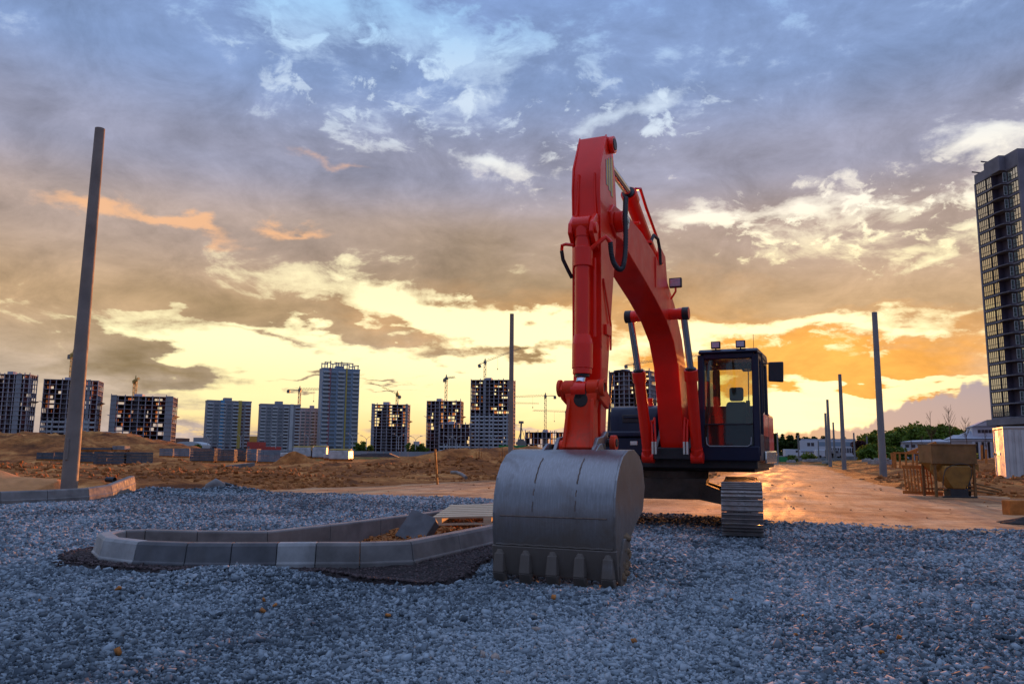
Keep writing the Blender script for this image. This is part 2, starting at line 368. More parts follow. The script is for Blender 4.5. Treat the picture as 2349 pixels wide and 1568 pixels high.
def Gz(x, y):
    x = np.asarray(x, float); y = np.asarray(y, float)
    k = sdf(x, y, ISLE_OUT)
    h = -.06 + .04*fbm(x*.45, y*.45, 4, 41) + .022*fbm(x*1.7, y*1.7, 3, 42)
    h = h + bumpy(x, y, -2.35, 7.25, 1.0, .38, .20, 6) + bumpy(x, y, -4.6, 7.6, 1.2, .6, .05) + bumpy(x, y, -10.0, 22.6, .6, 1.4, .18) + bumpy(x, y, -8.3, 24.2, 1.0, .5, .15)
    h = h - bumpy(x, y, -1.4, 8.0, 1.2, .45, .05) - bumpy(x, y, .45, 8.0, 1.3, .8, .045) - bumpy(x, y, 3.0, 12.6, 1.6, 1.5, .03)
    return h*np.where(k > 0, .2, 1) + gthick(x, y) - .13*ss(k, .0, .12)
def soilw(x, y):
    k = sdf(x, y, ISLE_OUT)
    w = .20 + .95*np.exp(-((x+1.25)/1.05)**2)*(y < 10.5) + .22*np.exp(-((x+4.9)/.5)**2) + .10*(y < 8.5)
    return np.where((y < 9.2 + .9*(x+1.3)) | (x < -3.0) | (x > -1.6), w, .1)*(y < 15) + k + fbm(x*3.2, y*3.2, 4, 77)*.30
m, b = newmat('dirt'); t, L, nd, nz, rp, mx, mp, bump = nt_tools(m)
v = nd('ShaderNodeTexCoord').outputs['Object']
c1 = rp(nz(v, .35, 8, .62, .5), [(.34, lin(100,56,28)), (.50, lin(160,96,48)), (.62, lin(198,132,72)), (.75, lin(214,160,104))])
c2 = rp(nz(v, 2.6, 8, .7), [(.32, (.38,.34,.32,1)), (.55, (1,1,1,1)), (.8, (1.25,1.15,1.05,1))])
c = mx(.85, c1, c2, 'MULTIPLY')
geo = nd('ShaderNodeSeparateXYZ'); L.new(nd('ShaderNodeNewGeometry').outputs['Position'], geo.inputs[0])
ln = nd('ShaderNodeMath', operation='ADD'); L.new(geo.outputs[0], ln.inputs[0]); ln.inputs[1].default_value = 0
grass = rp(nz(v, .12, 6, .6), [(.46, 0.0), (.56, 1.0)])
fy = nd('ShaderNodeMapRange'); L.new(geo.outputs[1], fy.inputs[0]); fy.inputs[1].default_value = 70; fy.inputs[2].default_value = 130
g2 = nd('ShaderNodeMath', operation='MULTIPLY'); L.new(grass, g2.inputs[0]); L.new(fy.outputs[0], g2.inputs[1])
c = mx(g2.outputs[0], c, lin(78,84,38))
L.new(c, b.inputs['Base Color']); b.inputs['Roughness'].default_value = .95; b.inputs['Specular IOR Level'].default_value = .15
L.new(bump(nz(v, 14, 7, .7), .7, .03, bump(nz(v, 2.2, 7, .65), .8, .16)), b.inputs['Normal'])
rr = np.concatenate([np.linspace(.5, 4, 8), np.geomspace(4.2, 3500, 430)])
aa = np.concatenate([np.arange(-48, 48.01, .2), np.arange(52, 310, 6.0), [312.0]]); aa = np.radians(aa)
A_, R_ = np.meshgrid(aa, rr); XX = R_*np.sin(A_); YY = R_*np.cos(A_)
gz = Hd(XX, YY); kk = sdf(XX, YY, ISLE_OUT); gg = sdf(XX, YY, GRAVEL)
gz = gz - .22*ss(gg, .0, 1.2)
grd = grid_mesh('ground', np.stack([XX, YY, gz], -1), MATS['dirt']); tag(grd, kind='structure')
# compacted sandy concrete road
m, b = newmat('road'); t, L, nd, nz, rp, mx, mp, bump = nt_tools(m)
v = nd('ShaderNodeTexCoord').outputs['Object']
c = rp(nz(v, .5, 8, .62, .4), [(.35, lin(164,108,68)), (.5, lin(204,150,104)), (.7, lin(220,176,134))])
al = mp(mp(v, (1,1,1), (0,0,R(-71))), (.10,1.0,1))
wet = rp(nz(al, 1.3, 7, .62), [(.40, 0.0), (.58, 1.0)])
c = mx(.7, c, rp(nz(al, 2.2, 6, .6), [(.36, (.52,.46,.42,1)), (.5, (1,1,1,1))]), 'MULTIPLY')
c = mx(rp(nz(v, 1.8, 9, .75), [(.50, 0.0), (.62, .75)]), c, lin(116,78,52))
c = mx(wet, mx(.35, c, lin(120,88,66)), c)
c = mx(.9, c, rp(nz(v, .16, 7, .68, .8), [(.38, (.50,.46,.44,1)), (.52, (1,1,1,1)), (.7, (1.08,1.04,1,1))]), 'MULTIPLY')
L.new(c, b.inputs['Base Color']); L.new(rp(wet, [(0, .70), (1, .95)]), b.inputs['Roughness']); b.inputs['Specular IOR Level'].default_value = .24
L.new(bump(nz(v, 30, 5, .6), .3, .01, bump(nz(v, 2.2, 8, .68), .8, .06)), b.inputs['Normal'])
def patch_mesh(name, poly, mat, xs, ys, zf, pad=0.6, kind='structure'):
    X_, Y_ = np.meshgrid(xs, ys); d = sdf(X_, Y_, poly)
    o = grid_mesh(name, np.stack([X_, Y_, zf(X_, Y_, d)], -1), mat, d > -pad)
    return tag(o, kind=kind)
rx = np.arange(-12, 50, .35); ry = np.concatenate([np.arange(8, 60, .3), np.arange(60, 178, .8)])
patch_mesh('road', ROAD, MATS['road'], rx, ry, lambda x,y,d: Hd(x,y)*.3 - .3*ss(sdf(x,y,GRAVEL), .8, 2.2) + np.minimum(.022, d*.05 + fbm(x*.9,y*.9,4,9)*.10 + .012 - .09*np.exp(-((x-17)/6)**2 - ((y-19)/3.2)**2) - .13*np.exp(-((x-9)/6)**2 - ((y-15.3)/1.3)**2)), 1.5)
pbr('asphalt', lin(74,72,80), .8, 0, .3, 1.2, .4, 30, .01)
patch_mesh('asphalt_path', STRIP, MATS['asphalt'], np.arange(-48, 8, .5), np.arange(56, 68, .3), lambda x,y,d: Hd(x,y) + np.minimum(.05, d*.1), .8)
# crushed stone: the sheet, and the loose stones lying on it
def stone_mat(name, lo, hi, warm):
    m, b = newmat(name); t, L, nd, nz, rp, mx, mp, bump = nt_tools(m)
    at_ = nd('ShaderNodeAttribute', attribute_name='tone'); v = nd('ShaderNodeTexCoord').outputs['Object']
    c = rp(at_.outputs['Fac'], [(0, lo), (.55, tuple((a+b_)/2 for a,b_ in zip(lo,hi))), (.93, hi), (1.0, warm)])
    c = mx(.5, c, rp(nz(v, 60, 4, .6), [(.3, (.55,.55,.55,1)), (.7, (1.1,1.1,1.1,1))]), 'MULTIPLY')
    L.new(c, b.inputs['Base Color']); b.inputs['Roughness'].default_value = .9; b.inputs['Specular IOR Level'].default_value = .2
    return m
stone_mat('stone', (.065,.082,.10,1), (.33,.385,.43,1), (.36,.28,.24,1))
m, b = newmat('gravel'); t, L, nd, nz, rp, mx, mp, bump = nt_tools(m)
v = nd('ShaderNodeTexCoord').outputs['Object']
vo = nd('ShaderNodeTexVoronoi'); L.new(v, vo.inputs['Vector']); vo.inputs['Scale'].default_value = 24; vo.inputs['Randomness'].default_value = 1
sx = nd('ShaderNodeSeparateColor'); L.new(vo.outputs['Color'], sx.inputs[0])
c = rp(sx.outputs[0], [(0, (.07,.09,.105,1)), (.6, (.18,.215,.24,1)), (1, (.30,.34,.38,1))])
c = mx(.8, c, rp(vo.outputs['Distance'], [(.25, (1,1,1,1)), (.75, (.35,.35,.35,1))]), 'MULTIPLY')
c = mx(.6, c, rp(nz(v, .5, 5, .6), [(.35, (.75,.72,.72,1)), (.65, (1.1,1.1,1.1,1))]), 'MULTIPLY')
L.new(c, b.inputs['Base Color']); b.inputs['Roughness'].default_value = .8
iv = nd('ShaderNodeMath', operation='SUBTRACT'); iv.inputs[0].default_value = 1; L.new(vo.outputs['Distance'], iv.inputs[1])
L.new(bump(iv.outputs[0], .9, .03, bump(nz(v, 7, 5, .6), .5, .05)), b.inputs['Normal'])
rg = np.concatenate([np.linspace(1.5, 3.5, 6), np.geomspace(3.6, 34, 330)]); ag = np.radians(np.arange(-50, 50.01, .25))
A_, R_ = np.meshgrid(ag, rg); XX = R_*np.sin(A_); YY = R_*np.cos(A_)
gt = gthick(XX, YY)
gv = grid_mesh('gravel_bed', np.stack([XX, YY, Gz(XX, YY)], -1), MATS['gravel'], gt > -.12); tag(gv, kind='structure')
def stones(name, pts, size, mat, seed, flat=.62):
    rs = np.random.RandomState(seed); n = len(pts)
    base = np.array([(-1,-1,-1),(1,-1,-1),(1,1,-1),(-1,1,-1),(-1,-1,1),(1,-1,1),(1,1,1),(-1,1,1)], float)
    V = base[None]*(1 + rs.uniform(-.45,.15,(n,8,3)))
    V *= np.stack([rs.uniform(.75,1.25,n), rs.uniform(.6,.95,n), rs.uniform(.3,.62,n)], -1)[:,None]*(size[:,None,None]*.5)
    q = rs.normal(size=(n,4)); q[:,0] *= 1.6; q[:,3] *= 1.5; q[:,1:3] *= .6; q /= np.linalg.norm(q,axis=1)[:,None]; w,x,y,z = q.T
    M = np.stack([1-2*(y*y+z*z),2*(x*y-w*z),2*(x*z+w*y),2*(x*y+w*z),1-2*(x*x+z*z),2*(y*z-w*x),2*(x*z-w*y),2*(y*z+w*x),1-2*(x*x+y*y)],-1).reshape(n,3,3)
    V = np.einsum('nij,nkj->nki', M, V) + pts[:,None]
    q4 = np.array([(3,2,1,0),(4,5,6,7),(0,1,5,4),(1,2,6,5),(2,3,7,6),(3,0,4,7)])
    Fq = (q4[None] + (np.arange(n)*8)[:,None,None]).reshape(-1,4)
    me = bpy.data.meshes.new(name); me.vertices.add(n*8); me.vertices.foreach_set('co', V.reshape(-1).astype(np.float32))
    me.loops.add(Fq.size); me.loops.foreach_set('vertex_index', Fq.reshape(-1).astype(np.int32))
    me.polygons.add(len(Fq)); me.polygons.foreach_set('loop_start', (np.arange(len(Fq))*4).astype(np.int32))
    me.update(calc_edges=True); me.materials.append(mat)
    a = me.attributes.new('tone', 'FLOAT', 'POINT'); tn = np.clip(rs.uniform(0,1,n)*1.05 - .03 + fbm(pts[:,0]*.7,pts[:,1]*.7,4,60)*1.1, 0, .94) + .06*(rs.rand(n) > .97); a.data.foreach_set('value', np.repeat(tn,8).astype(np.float32))
    o = bpy.data.objects.new(name, me); COL.objects.link(o); return tag(o, kind='stuff')
def scatter(r0, r1, sp0, sp1, seed, a0=-38, a1=38):
    rs = np.random.RandomState(seed); out = []; r = r0
    while r < r1:
        f = (r-r0)/(r1-r0); sp = sp0 + (sp1-sp0)*f; k = int(R(a1-a0)*r/sp)
        a = R(a0) + (np.arange(k) + rs.uniform(-.5,.5,k) + rs.rand())*sp/r; q = r + rs.uniform(-.5,.5,k)*sp
        out.append(np.stack([q*np.sin(a), q*np.cos(a), np.full(k, sp)], -1)); r += sp
    return np.concatenate(out)
P = np.concatenate([scatter(3.9, 9.5, .0175, .026, 1), scatter(9.5, 17.5, .029, .054, 2), scatter(17.5, 27, .062, .095, 3)])
x, y, sp = P.T; rs = np.random.RandomState(5)
keep = (gthick(x, y) > .004) & (soilw(x, y) < .02) & (sdf(x, y, ISLE_OUT) < -.0)
x, y, sp = x[keep], y[keep], sp[keep]; size = sp*rs.uniform(.9, 1.8, len(x))*(1 + .75*(rs.rand(len(x)) > .93))
size = np.minimum(size, .08)
stones('crushed_stone', np.stack([x, y, Gz(x, y) + rs.uniform(-.1,.34,len(x))*size], -1), size, MATS['stone'], 8)
tag(bpy.data.objects['crushed_stone'], 'loose blue-grey crushed stone covering the foreground', 'gravel')
# dark soil banked against the kerbs
pbr('dark_soil', (.030,.022,.022,1), .95, 0, .5, 9, .9, 60, .02, spec=.2)
xs = np.arange(-5.9, 2.2, .035); ys = np.arange(7.2, 15.5, .035); X_, Y_ = np.meshgrid(xs, ys); w = soilw(X_, Y_); k = sdf(X_, Y_, ISLE_OUT)
o = grid_mesh('dark_soil', np.stack([X_, Y_, Gz(X_, Y_) + np.minimum(.055, w*.35)*ss(-k,-.1,.05) + np.abs(fbm(X_*9,Y_*9,3,6))*.05 - .05*ss(k,0,.1)], -1), MATS['dark_soil'], (w > -.06) & (k < .08))
tag(o, 'dark brown soil banked against the kerbstones', 'soil', kind='stuff')
Pc = scatter(7.2, 13, .03, .05, 12, -40, 8); x, y, sp = Pc.T; kp = (soilw(x,y) > .03) & (sdf(x,y,ISLE_OUT) < -.01) & (rs.rand(len(x)) > .15); x, y, sp = x[kp], y[kp], sp[kp]
pbr('soil_crumb', (.06,.038,.038,1), .95, 0, .5, 30, 0)
tag(stones('soil_crumbs', np.stack([x,y,Gz(x,y)+.055+0*x], -1), sp*rs.uniform(.4,1.3,len(x)), MATS['soil_crumb'], 13), 'small dark crumbs on the soil bank', 'soil')
# soil inside the traffic island
pbr('sandy_soil', lin(150,98,58), .95, 0, .45, 4, .9, 30, .03, spec=.15)
xs = np.arange(-4.9, 2.6, .05); ys = np.arange(8.2, 18.4, .05); X_, Y_ = np.meshgrid(xs, ys); k = sdf(X_, Y_, ISLE_OUT)
hz = -.06 + .10*fbm(X_*1.2,Y_*1.2,5,50) + .05*np.abs(fbm(X_*5,Y_*5,4,51)) + .14*ss(X_ + .25*(Y_-9), -2.2, -.6)
tag(grid_mesh('island_soil', np.stack([X_, Y_, hz], -1), MATS['sandy_soil'], k > .05), 'rough sandy soil filling the kerbed island', 'soil', kind='stuff')
Pc = scatter(8.6, 15, .06, .09, 14, -32, 12); x, y, sp = Pc.T; kp = (sdf(x,y,ISLE_OUT) > .2) & (rs.rand(len(x)) > .5) & (x > -2.4); x, y, sp = x[kp], y[kp], sp[kp]
hh = -.06 + .10*fbm(x*1.2,y*1.2,5,50) + .14*ss(x + .25*(y-9), -2.2, -.6) + .03
pbr('clod', lin(156,98,54), .95, 0, .5, 3, .8, 30, .02, spec=.15)
tag(stones('island_clods', np.stack([x,y,hh], -1), sp*rs.uniform(.3,1.1,len(x)), MATS['clod'], 15), 'sandy clods lying inside the kerbed island', 'soil')
# clods on the raw earth further off
Pc = scatter(17, 52, .13, .42, 21, -38, 38); x, y, sp = Pc.T
kp = (sdf(x,y,GRAVEL) < -.5) & (sdf(x,y,ROAD) < -.3) & (sdf(x,y,STRIP) < -.2) & (fbm(x*.3,y*.3,3,90) + rs.uniform(-.25,.25,len(x)) > .10 - .12*(bank_side(x,y) > 0)); x, y, sp = x[kp], y[kp], sp[kp]
tag(stones('earth_clods', np.stack([x,y,Hd(x,y)], -1), np.minimum(.32, sp*rs.uniform(.25,1.0,len(x))), MATS['clod'], 22), 'clods of brown earth on the raw ground', 'soil')
Pc = scatter(13.5, 40, .12, .3, 24, -32, 34); x, y, sp = Pc.T
kp = ((sdf(x,y,ROAD) > 0) & (gthick(x,y) < .01) & (rs.rand(len(x)) > .988)); x, y, sp = x[kp], y[kp], sp[kp]
tag(stones('road_crumbs', np.stack([x,y,.02+0*x], -1), sp*rs.uniform(.12,.38,len(x)), MATS['clod'], 25), 'crumbs of earth scattered on the sandy road', 'soil')

rs = np.random.RandomState(77); x = rs.uniform(-4.5, 4.5, 24); y = rs.uniform(4.8, 9.5, 24); kp = (np.abs(x) < y*.6) & (soilw(x,y) < -.1); x, y = x[kp], y[kp]
pbr('dry_leaf', lin(170,104,44), .8, 0, .4, 20, .3, 40, .003)
tag(stones('dry_leaves', np.stack([x,y,Gz(x,y)+.03], -1), rs.uniform(.02,.06,len(x)), MATS['dry_leaf'], 31), 'few dry brown leaves and clay bits scattered on the gravel', 'leaves')
# ------------------------------------------------------------------ excavator
def paint(name, c, rough=.32, coat=.6, dirt=(.10,.06,.04,1), damt=.3, dsc=2.2, var=.12):
    return pbr(name, c, rough, 0, var, 2.0, .06, 25, .004, coat, dirt, damt, dsc, spec=.25)
paint('red_paint', (.90,.016,.002,1), .40, .45, damt=.17); paint('worn_red_paint', (.82,.036,.004,1), .5, .05, (.16,.10,.06,1), .55, 5)
paint('navy_plastic', (.010,.013,.036,1), .45, .1, (.06,.05,.05,1), .25, 2)
pbr('black_steel', (.016,.015,.018,1), .5, 0, .3, 4, .15, 30, .003, .1, (.07,.05,.04,1), .3, 3)
pbr('rubber', (.014,.014,.020,1), .55, 0, .2, 8, .1, 60, .002)
pbr('chrome', (.55,.56,.60,1), .16, 1.0, .1, 4, 0)
pbr('oily_steel', (.03,.022,.02,1), .45, .3, .4, 8, .3, 40, .004)
pbr('track_steel', (.30,.27,.26,1), .36, .85, .25, 6, .3, 40, .004, 0, (.15,.09,.055,1), .72, 5)
pbr('muddy_frame', (.085,.055,.04,1), .8, 0, .5, 3, .5, 25, .01, 0, (.15,.10,.065,1), .6, 2.5)
pbr('seat_fabric', (.025,.05,.065,1), .8, 0, .2, 10)
pbr('lamp_lens', (.45,.42,.5,1), .12, .3, .1, 30, .5, 90, .003, .6)
pbr('pale_reflector', (.65,.62,.5,1), .4); pbr('silver_trim', (.6,.57,.52,1), .25, .6, .15, 2, 0, coat=.5)
pbr('yellow_paint', (.65,.45,.03,1), .4); pbr('grey_paint', (.3,.31,.32,1), .4)
glass('cab_glass', (.94,.95,.80,1), .955); glass('smoked_glass', (.30,.36,.38,1), .92)
# brushed bucket plate
m, b = newmat('bucket_steel'); t, L, nd, nz, rp, mx, mp, bump = nt_tools(m)
v = nd('ShaderNodeTexCoord').outputs['Object']
streak = nz(mp(v, (9, 46, 2.2)), 2.2, 5, .62); blot = nz(v, 2.6, 7, .66, .5)
c = mx(.55, rp(streak, [(.30, (.17,.18,.205,1)), (.52, (.30,.32,.37,1)), (.72, (.55,.58,.66,1))]), rp(blot, [(.3, (.17,.17,.18,1)), (.7, (.34,.35,.38,1))]))
sp_ = nd('ShaderNodeSeparateXYZ'); L.new(v, sp_.inputs[0])
low = nd('ShaderNodeMapRange'); L.new(sp_.outputs[2], low.inputs[0]); low.inputs[1].default_value = .75; low.inputs[2].default_value = .20
mu = nd('ShaderNodeMath', operation='MULTIPLY_ADD'); L.new(low.outputs[0], mu.inputs[0]); mu.inputs[1].default_value = .46; L.new(blot, mu.inputs[2])
mud = rp(mu.outputs[0], [(.52, 0.0), (.86, .85)])
c = mx(.45, c, (.20,.17,.15,1)); c = mx(mud, c, (.12,.088,.065,1)); L.new(c, b.inputs['Base Color'])
L.new(rp(mud, [(0, .9), (1, .15)]), b.inputs['Metallic']); L.new(mx(mud, rp(streak, [(.3, .30), (.7, .44)]), (.8,.8,.8,1)), b.inputs['Roughness'])
L.new(bump(streak, .12, .001, bump(nz(v, 5, 5), .3, .008)), b.inputs['Normal'])
b.inputs['Anisotropic'].default_value = .5
pbr('rust_seam', (.15,.10,.075,1), .9, 0, .4, 20, .4, 60, .004); pbr('caked_mud', (.20,.125,.07,1), .95, 0, .4, 8, .9, 25, .02)

EX = empty('excavator', 'red crawler excavator with steel bucket resting on the gravel', 'excavator', (3.17, 14.4, 0), R(-90-23))
def part(mb, name, mat, parent=None, bevel=.006, smooth=40, seg=2):
    return mb.build(name, MATS[mat], parent or EX, bevel, smooth, seg)
# --- crawler gear, its heading a few degrees off the house
UM = Matrix.Translation((.14, -.27, -.035)) @ Matrix.Rotation(R(7.0), 4, 'Z')
def track_path(n):                                           # (x, z, angle) round the chain
    r0 = .37; xa, xb, zc = 1.72, -1.72, .43
    seg = [('l', xb, xa), ('a', xa, 90, -90), ('l', xa, xb), ('a', xb, -90, -270)]
    Ls = [xa-xb, math.pi*r0, xa-xb, math.pi*r0]; T = sum(Ls); out = []
    for i in range(n):
        d = T*i/n; k = 0
        while d > Ls[k]: d -= Ls[k]; k += 1
        if k == 0: out.append((xb+d, zc+r0 - .03*math.sin(math.pi*d/Ls[0]), 0.0))
        elif k == 1: a = 90 - 180*d/Ls[1]; out.append((xa + r0*math.cos(R(a)), zc + r0*math.sin(R(a)), a-90))
        elif k == 2: out.append((xa-d, zc-r0, 180.0))
        else: a = -90 - 180*d/Ls[3]; out.append((xb + r0*math.cos(R(a)), zc + r0*math.sin(R(a)), a-90))
    return out
sh = MB(); pl = .19
sh.box((-pl/2+.004,-.30,-.006), (pl/2-.004,.30,.010))
for q in (-.072, 0.0, .072): sh.hexa([(q-.009,-.298,.010),(q+.009,-.298,.010),(q+.009,.298,.010),(q-.009,.298,.010),(q-.005,-.298,.038),(q+.005,-.298,.038),(q+.005,.298,.038),(q-.005,.298,.038)])
for yy in (-.085,.085):
    sh.box((-.085,yy-.022,-.085), (.085,yy+.022,-.007))
    for q in (-.035,.035): sh.cyl((q,yy*.55,.010), (q,yy*.55,.022), .014, n=6)
shoe0 = None
for sgn in (1, -1):
    tr = MB(); tr.T = UM @ Matrix.Translation((0, sgn*1.19, 0))
    tr.box((-1.62,-.13,.25), (1.62,.13,.60)); tr.hexa([(-1.5,-.16,.55),(1.5,-.16,.55),(1.5,.16,.55),(-1.5,.16,.55),(-1.2,-.08,.70),(1.2,-.08,.70),(1.2,.08,.70),(-1.2,.08,.70)])
    T = part(tr, 'crawler_track', 'muddy_frame', bevel=.01)
    for xx, r in ((1.72,.33),(-1.72,.33)):
        w = MB(); w.T = tr.T; w.cyl((xx,-.045,.43), (xx,.045,.43), r, n=26); w.cyl((xx,-.13,.43), (xx,.13,.43), .14, n=18)
        part(w, 'idler_wheel' if xx > 0 else 'drive_sprocket', 'black_steel', T, .006)
    for k in range(7):
        w = MB(); w.T = tr.T; xx = -1.29 + k*.43; w.cyl((xx,-.11,.19), (xx,.11,.19), .085, n=14); part(w, 'track_roller', 'black_steel', T, 0)
    for k in range(2):
        w = MB(); w.T = tr.T; xx = -.6 + k*1.2; w.cyl((xx,-.09,.69), (xx,.09,.69), .05, n=12); part(w, 'carrier_roller', 'black_steel', T, 0)
    for (x, z, a) in track_path(49):
        if shoe0 is None: o = sh.build('track_shoe', MATS['track_steel'], T, .003, None, 1); shoe0 = o
        else: o = shoe0.copy(); COL.objects.link(o); o.parent = T
        o.matrix_local = UM @ Matrix.Translation((x, sgn*1.19, z)) @ Matrix.Rotation(R(-a), 4, 'Y')
cb = MB(); cb.T = UM
cb.box((-.62,-.62,.50), (.62,.62,.86)); cb.cyl((0,0,.84), (0,0,.98), .64, n=36)
for s in (1,-1):
    for f in (1,-1): cb.hexa([(f*.30,s*.5,.50),(f*.62,s*.5,.50),(f*1.15,s*1.08,.42),(f*.75,s*1.08,.42),(f*.30,s*.5,.80),(f*.62,s*.5,.80),(f*1.15,s*1.08,.60),(f*.75,s*1.08,.60)])
part(cb, 'car_body', 'muddy_frame', bevel=.015)
# --- house
pf = MB(); pf.box((-1.9,-1.28,.99), (1.02,1.30,1.16)); pf.box((.55,-.46,1.16), (1.20,.46,1.36)); pf.box((-2.0,-1.20,.93), (.5,1.20,1.0))
part(pf, 'turntable_deck', 'black_steel', bevel=.02)
br = MB()
for s in (1,-1): br.side([(-.2,1.16),(1.34,1.12),(1.40,1.30),(1.05,1.55),(.75,2.05),(.45,2.1),(-.3,1.6)], s*.27-.03, s*.27+.03)
part(br, 'boom_bracket', 'black_steel', bevel=.01)
cw = MB(); arc = [(-1.35,-1.30)] + [(-1.75 - .62*math.sin(R(a)), -1.28*math.cos(R(a))) for a in range(0,181,15)] + [(-1.35,1.30)]
cw.prism(arc, lambda a,b: (a,b,1.02), lambda a,b: (a,b,2.02)); part(cw, 'counterweight', 'red_paint', bevel=.07, seg=3)
hd = MB(); hd.box((-1.45,-1.22,1.16), (.15,.42,1.96)); hd.box((-1.35,-.9,1.96), (-.25,.3,2.12)); part(hd, 'engine_hood', 'red_paint', bevel=.04)
ex_ = MB(); ex_.tube([(-.9,-.45,2.1),(-.9,-.45,2.42),(-1.0,-.45,2.50)], .05, 12); part(ex_, 'exhaust_pipe', 'black_steel', bevel=0)
pc = MB(); pc.cyl((.25,-.62,2.06), (.25,-.62,2.22), .055, n=16); pc.cyl((.25,-.62,2.06), (.25,-.62,2.09), .075, n=16); part(pc, 'filler_cap', 'red_paint', bevel=.004)
# tool box and tank on the machine's right
tb = MB(); yL, yR = -1.28, -.40
tb.side([(-.2,1.20),(.62,1.20),(.62,1.86),(.50,2.04),(.30,2.08),(-.2,2.08)], yL, yR)
TB = part(tb, 'fuel_tank', 'navy_plastic', bevel=.045, seg=3)
st = MB(); st.box((.62,yL+.02,1.18), (1.12,yR-.02,1.50)); ST = part(st, 'step_box', 'navy_plastic', bevel=.03, seg=3)
w = MB(); w.box((.60,yL+.04,1.505), (1.16,yR-.05,1.60)); part(w, 'step_lid', 'navy_plastic', ST, .03, seg=3)
w = MB(); w.cbox((1.123,-.70,1.40), (.02,.13,.07)); part(w, 'latch', 'silver_trim', ST, .008)
w = MB(); w.cbox((.622,-.82,1.84), (.02,.42,.14)); part(w, 'recess_panel', 'black_steel', TB, .008)
w = MB(); w.cbox((.64,-.82,1.86), (.03,.36,.025)); part(w, 'grab_ledge', 'navy_plastic', TB, .006)
gr = MB(); gr.tube([(.95,-1.20,1.55),(.80,-1.20,2.30),(.76,-1.18,2.62),(.72,-1.12,2.68),(.70,-.98,2.69),(.68,-.86,2.66),(.64,-.83,2.56),(.50,-.82,2.06)], .021, 10)
part(gr, 'guard_rail', 'rubber', bevel=0)
# --- cab: posts and panels, panes, seat
yA, yB = .36+.07, 1.36+.0; x0, x1 = -.48, 1.18; zf, zr = 1.12, 2.92; CW = yB - yA
CAB = MB()
def cab_post(p, q, w, d): CAB.beam(p, q, w, d, (0,1,0))
fb = x1 + .02
for yy in (yA+.02, yB-.045):
    CAB.hexa([(x1-.05,yy-.05,1.20),(x1+.03,yy-.05,1.20),(x1+.03,yy+.06,1.20),(x1-.05,yy+.06,1.20),(x1-.15,yy-.05,zr-.06),(x1-.05,yy-.05,zr-.06),(x1-.05,yy+.06,zr-.06),(x1-.15,yy+.06,zr-.06)])
CAB.hexa([(x1-.10,yA,zf),(x1+.04,yA,zf),(x1+.04,yB,zf),(x1-.10,yB,zf),(x1-.10,yA,1.36),(x1+.05,yA,1.36),(x1+.05,yB,1.36),(x1-.10,yB,1.36)])
CAB.box((x1-.16,yA+.06,zr-.14), (x1-.045,yB-.06,zr-.04))
for yy in (yA+.03, yB-.03):
    CAB.box((x0,yy-.03,1.36), (x0+.14,yy+.03,zr-.06)); CAB.box((.42,yy-.03,1.36), (.52,yy+.03,zr-.06))
    CAB.box((x0,yy-.03,zf), (x1-.1,yy+.03,1.56))
    CAB.box((x0+.1,yy-.03,zr-.14), (x1-.1,yy+.03,zr-.05))
CAB.box((x0,yA+.05,zf), (x0+.05,yB-.05,2.10)); CAB.box((x0,yA+.05,zr-.16), (x0+.06,yB-.05,zr-.05)); CAB.box((x0+.06,yA+.06,zf), (x1-.12,yB-.06,zf+.08))
for yy in (yA+.06, yB-.06): CAB.box((x0,yy-.04,2.10),(x0+.05,yy+.04,zr-.16))
CB = part(CAB, 'cab', 'navy_plastic', bevel=.022, seg=3)
rf = MB(); rf.side([(x0-.02,zr-.05),(x1-.02,zr-.05),(x1-.0,zr-.02),(x1-.10,zr+.03),(x0+.1,zr+.06),(x0-.02,zr+.01)], yA-.01, yB+.01); part(rf, 'roof', 'navy_plastic', CB, .02, seg=3)
def pane(name, pts, mat='cab_glass', th=(0,0,0)):
    g = MB(); d = Vector(th); pts = [Vector(p) for p in pts]; g.hexa(pts + [p + d for p in pts]); return part(g, name, mat, CB, 0, None)
pane('windscreen', [(x1-.008,yA+.065,1.72),(x1-.008,yB-.095,1.72),(x1-.088,yB-.095,zr-.15),(x1-.088,yA+.065,zr-.15)], th=(.006,0,0))
pane('lower_screen', [(x1+.018,yA+.065,1.37),(x1+.018,yB-.095,1.37),(x1+.0,yB-.095,1.70),(x1+.0,yA+.065,1.70)], 'smoked_glass', (.006,0,0))
w = MB(); w.beam((x1+.02,yA+.09,1.71), (x1+.02,yB-.12,1.71), .02, .02); part(w, 'screen_bar', 'rubber', CB, .004)
w = MB(); q = [(x1+.055,yA+.15,1.34),(x1+.055,yB-.2,1.34),(x1+.05,yB-.14,1.38),(x1+.045,yB-.12,1.5)]; w.tube([(x1+.045,yA+.1,1.5),(x1+.05,yA+.11,1.39),(x1+.055,yA+.15,1.355),(x1+.055,yB-.18,1.355),(x1+.05,yB-.13,1.39),(x1+.045,yB-.12,1.5)], .009, 6); part(w, 'windscreen_seal', 'grey_paint', CB, 0)
pane('rear_window', [(x0+.02,yA+.09,2.11),(x0+.02,yB-.09,2.11),(x0+.02,yB-.09,zr-.17),(x0+.02,yA+.09,zr-.17)], th=(.006,0,0))
for yy, nm in ((yA+.028,'side_window'), (yB-.034,'door_window')):
    pane(nm, [(.53,yy,1.57),(x1-.08,yy,1.57),(x1-.15,yy,zr-.15),(.53,yy,zr-.15)], th=(0,.006,0)); pane(nm, [(x0+.15,yy,1.57),(.41,yy,1.57),(.41,yy,zr-.15),(x0+.15,yy,zr-.15)], th=(0,.006,0))
yc = (yA+yB)/2 - .05
se = MB(); se.side([(-.12,1.50),(.50,1.54),(.52,1.66),(-.02,1.64)], yc-.27, yc+.27)
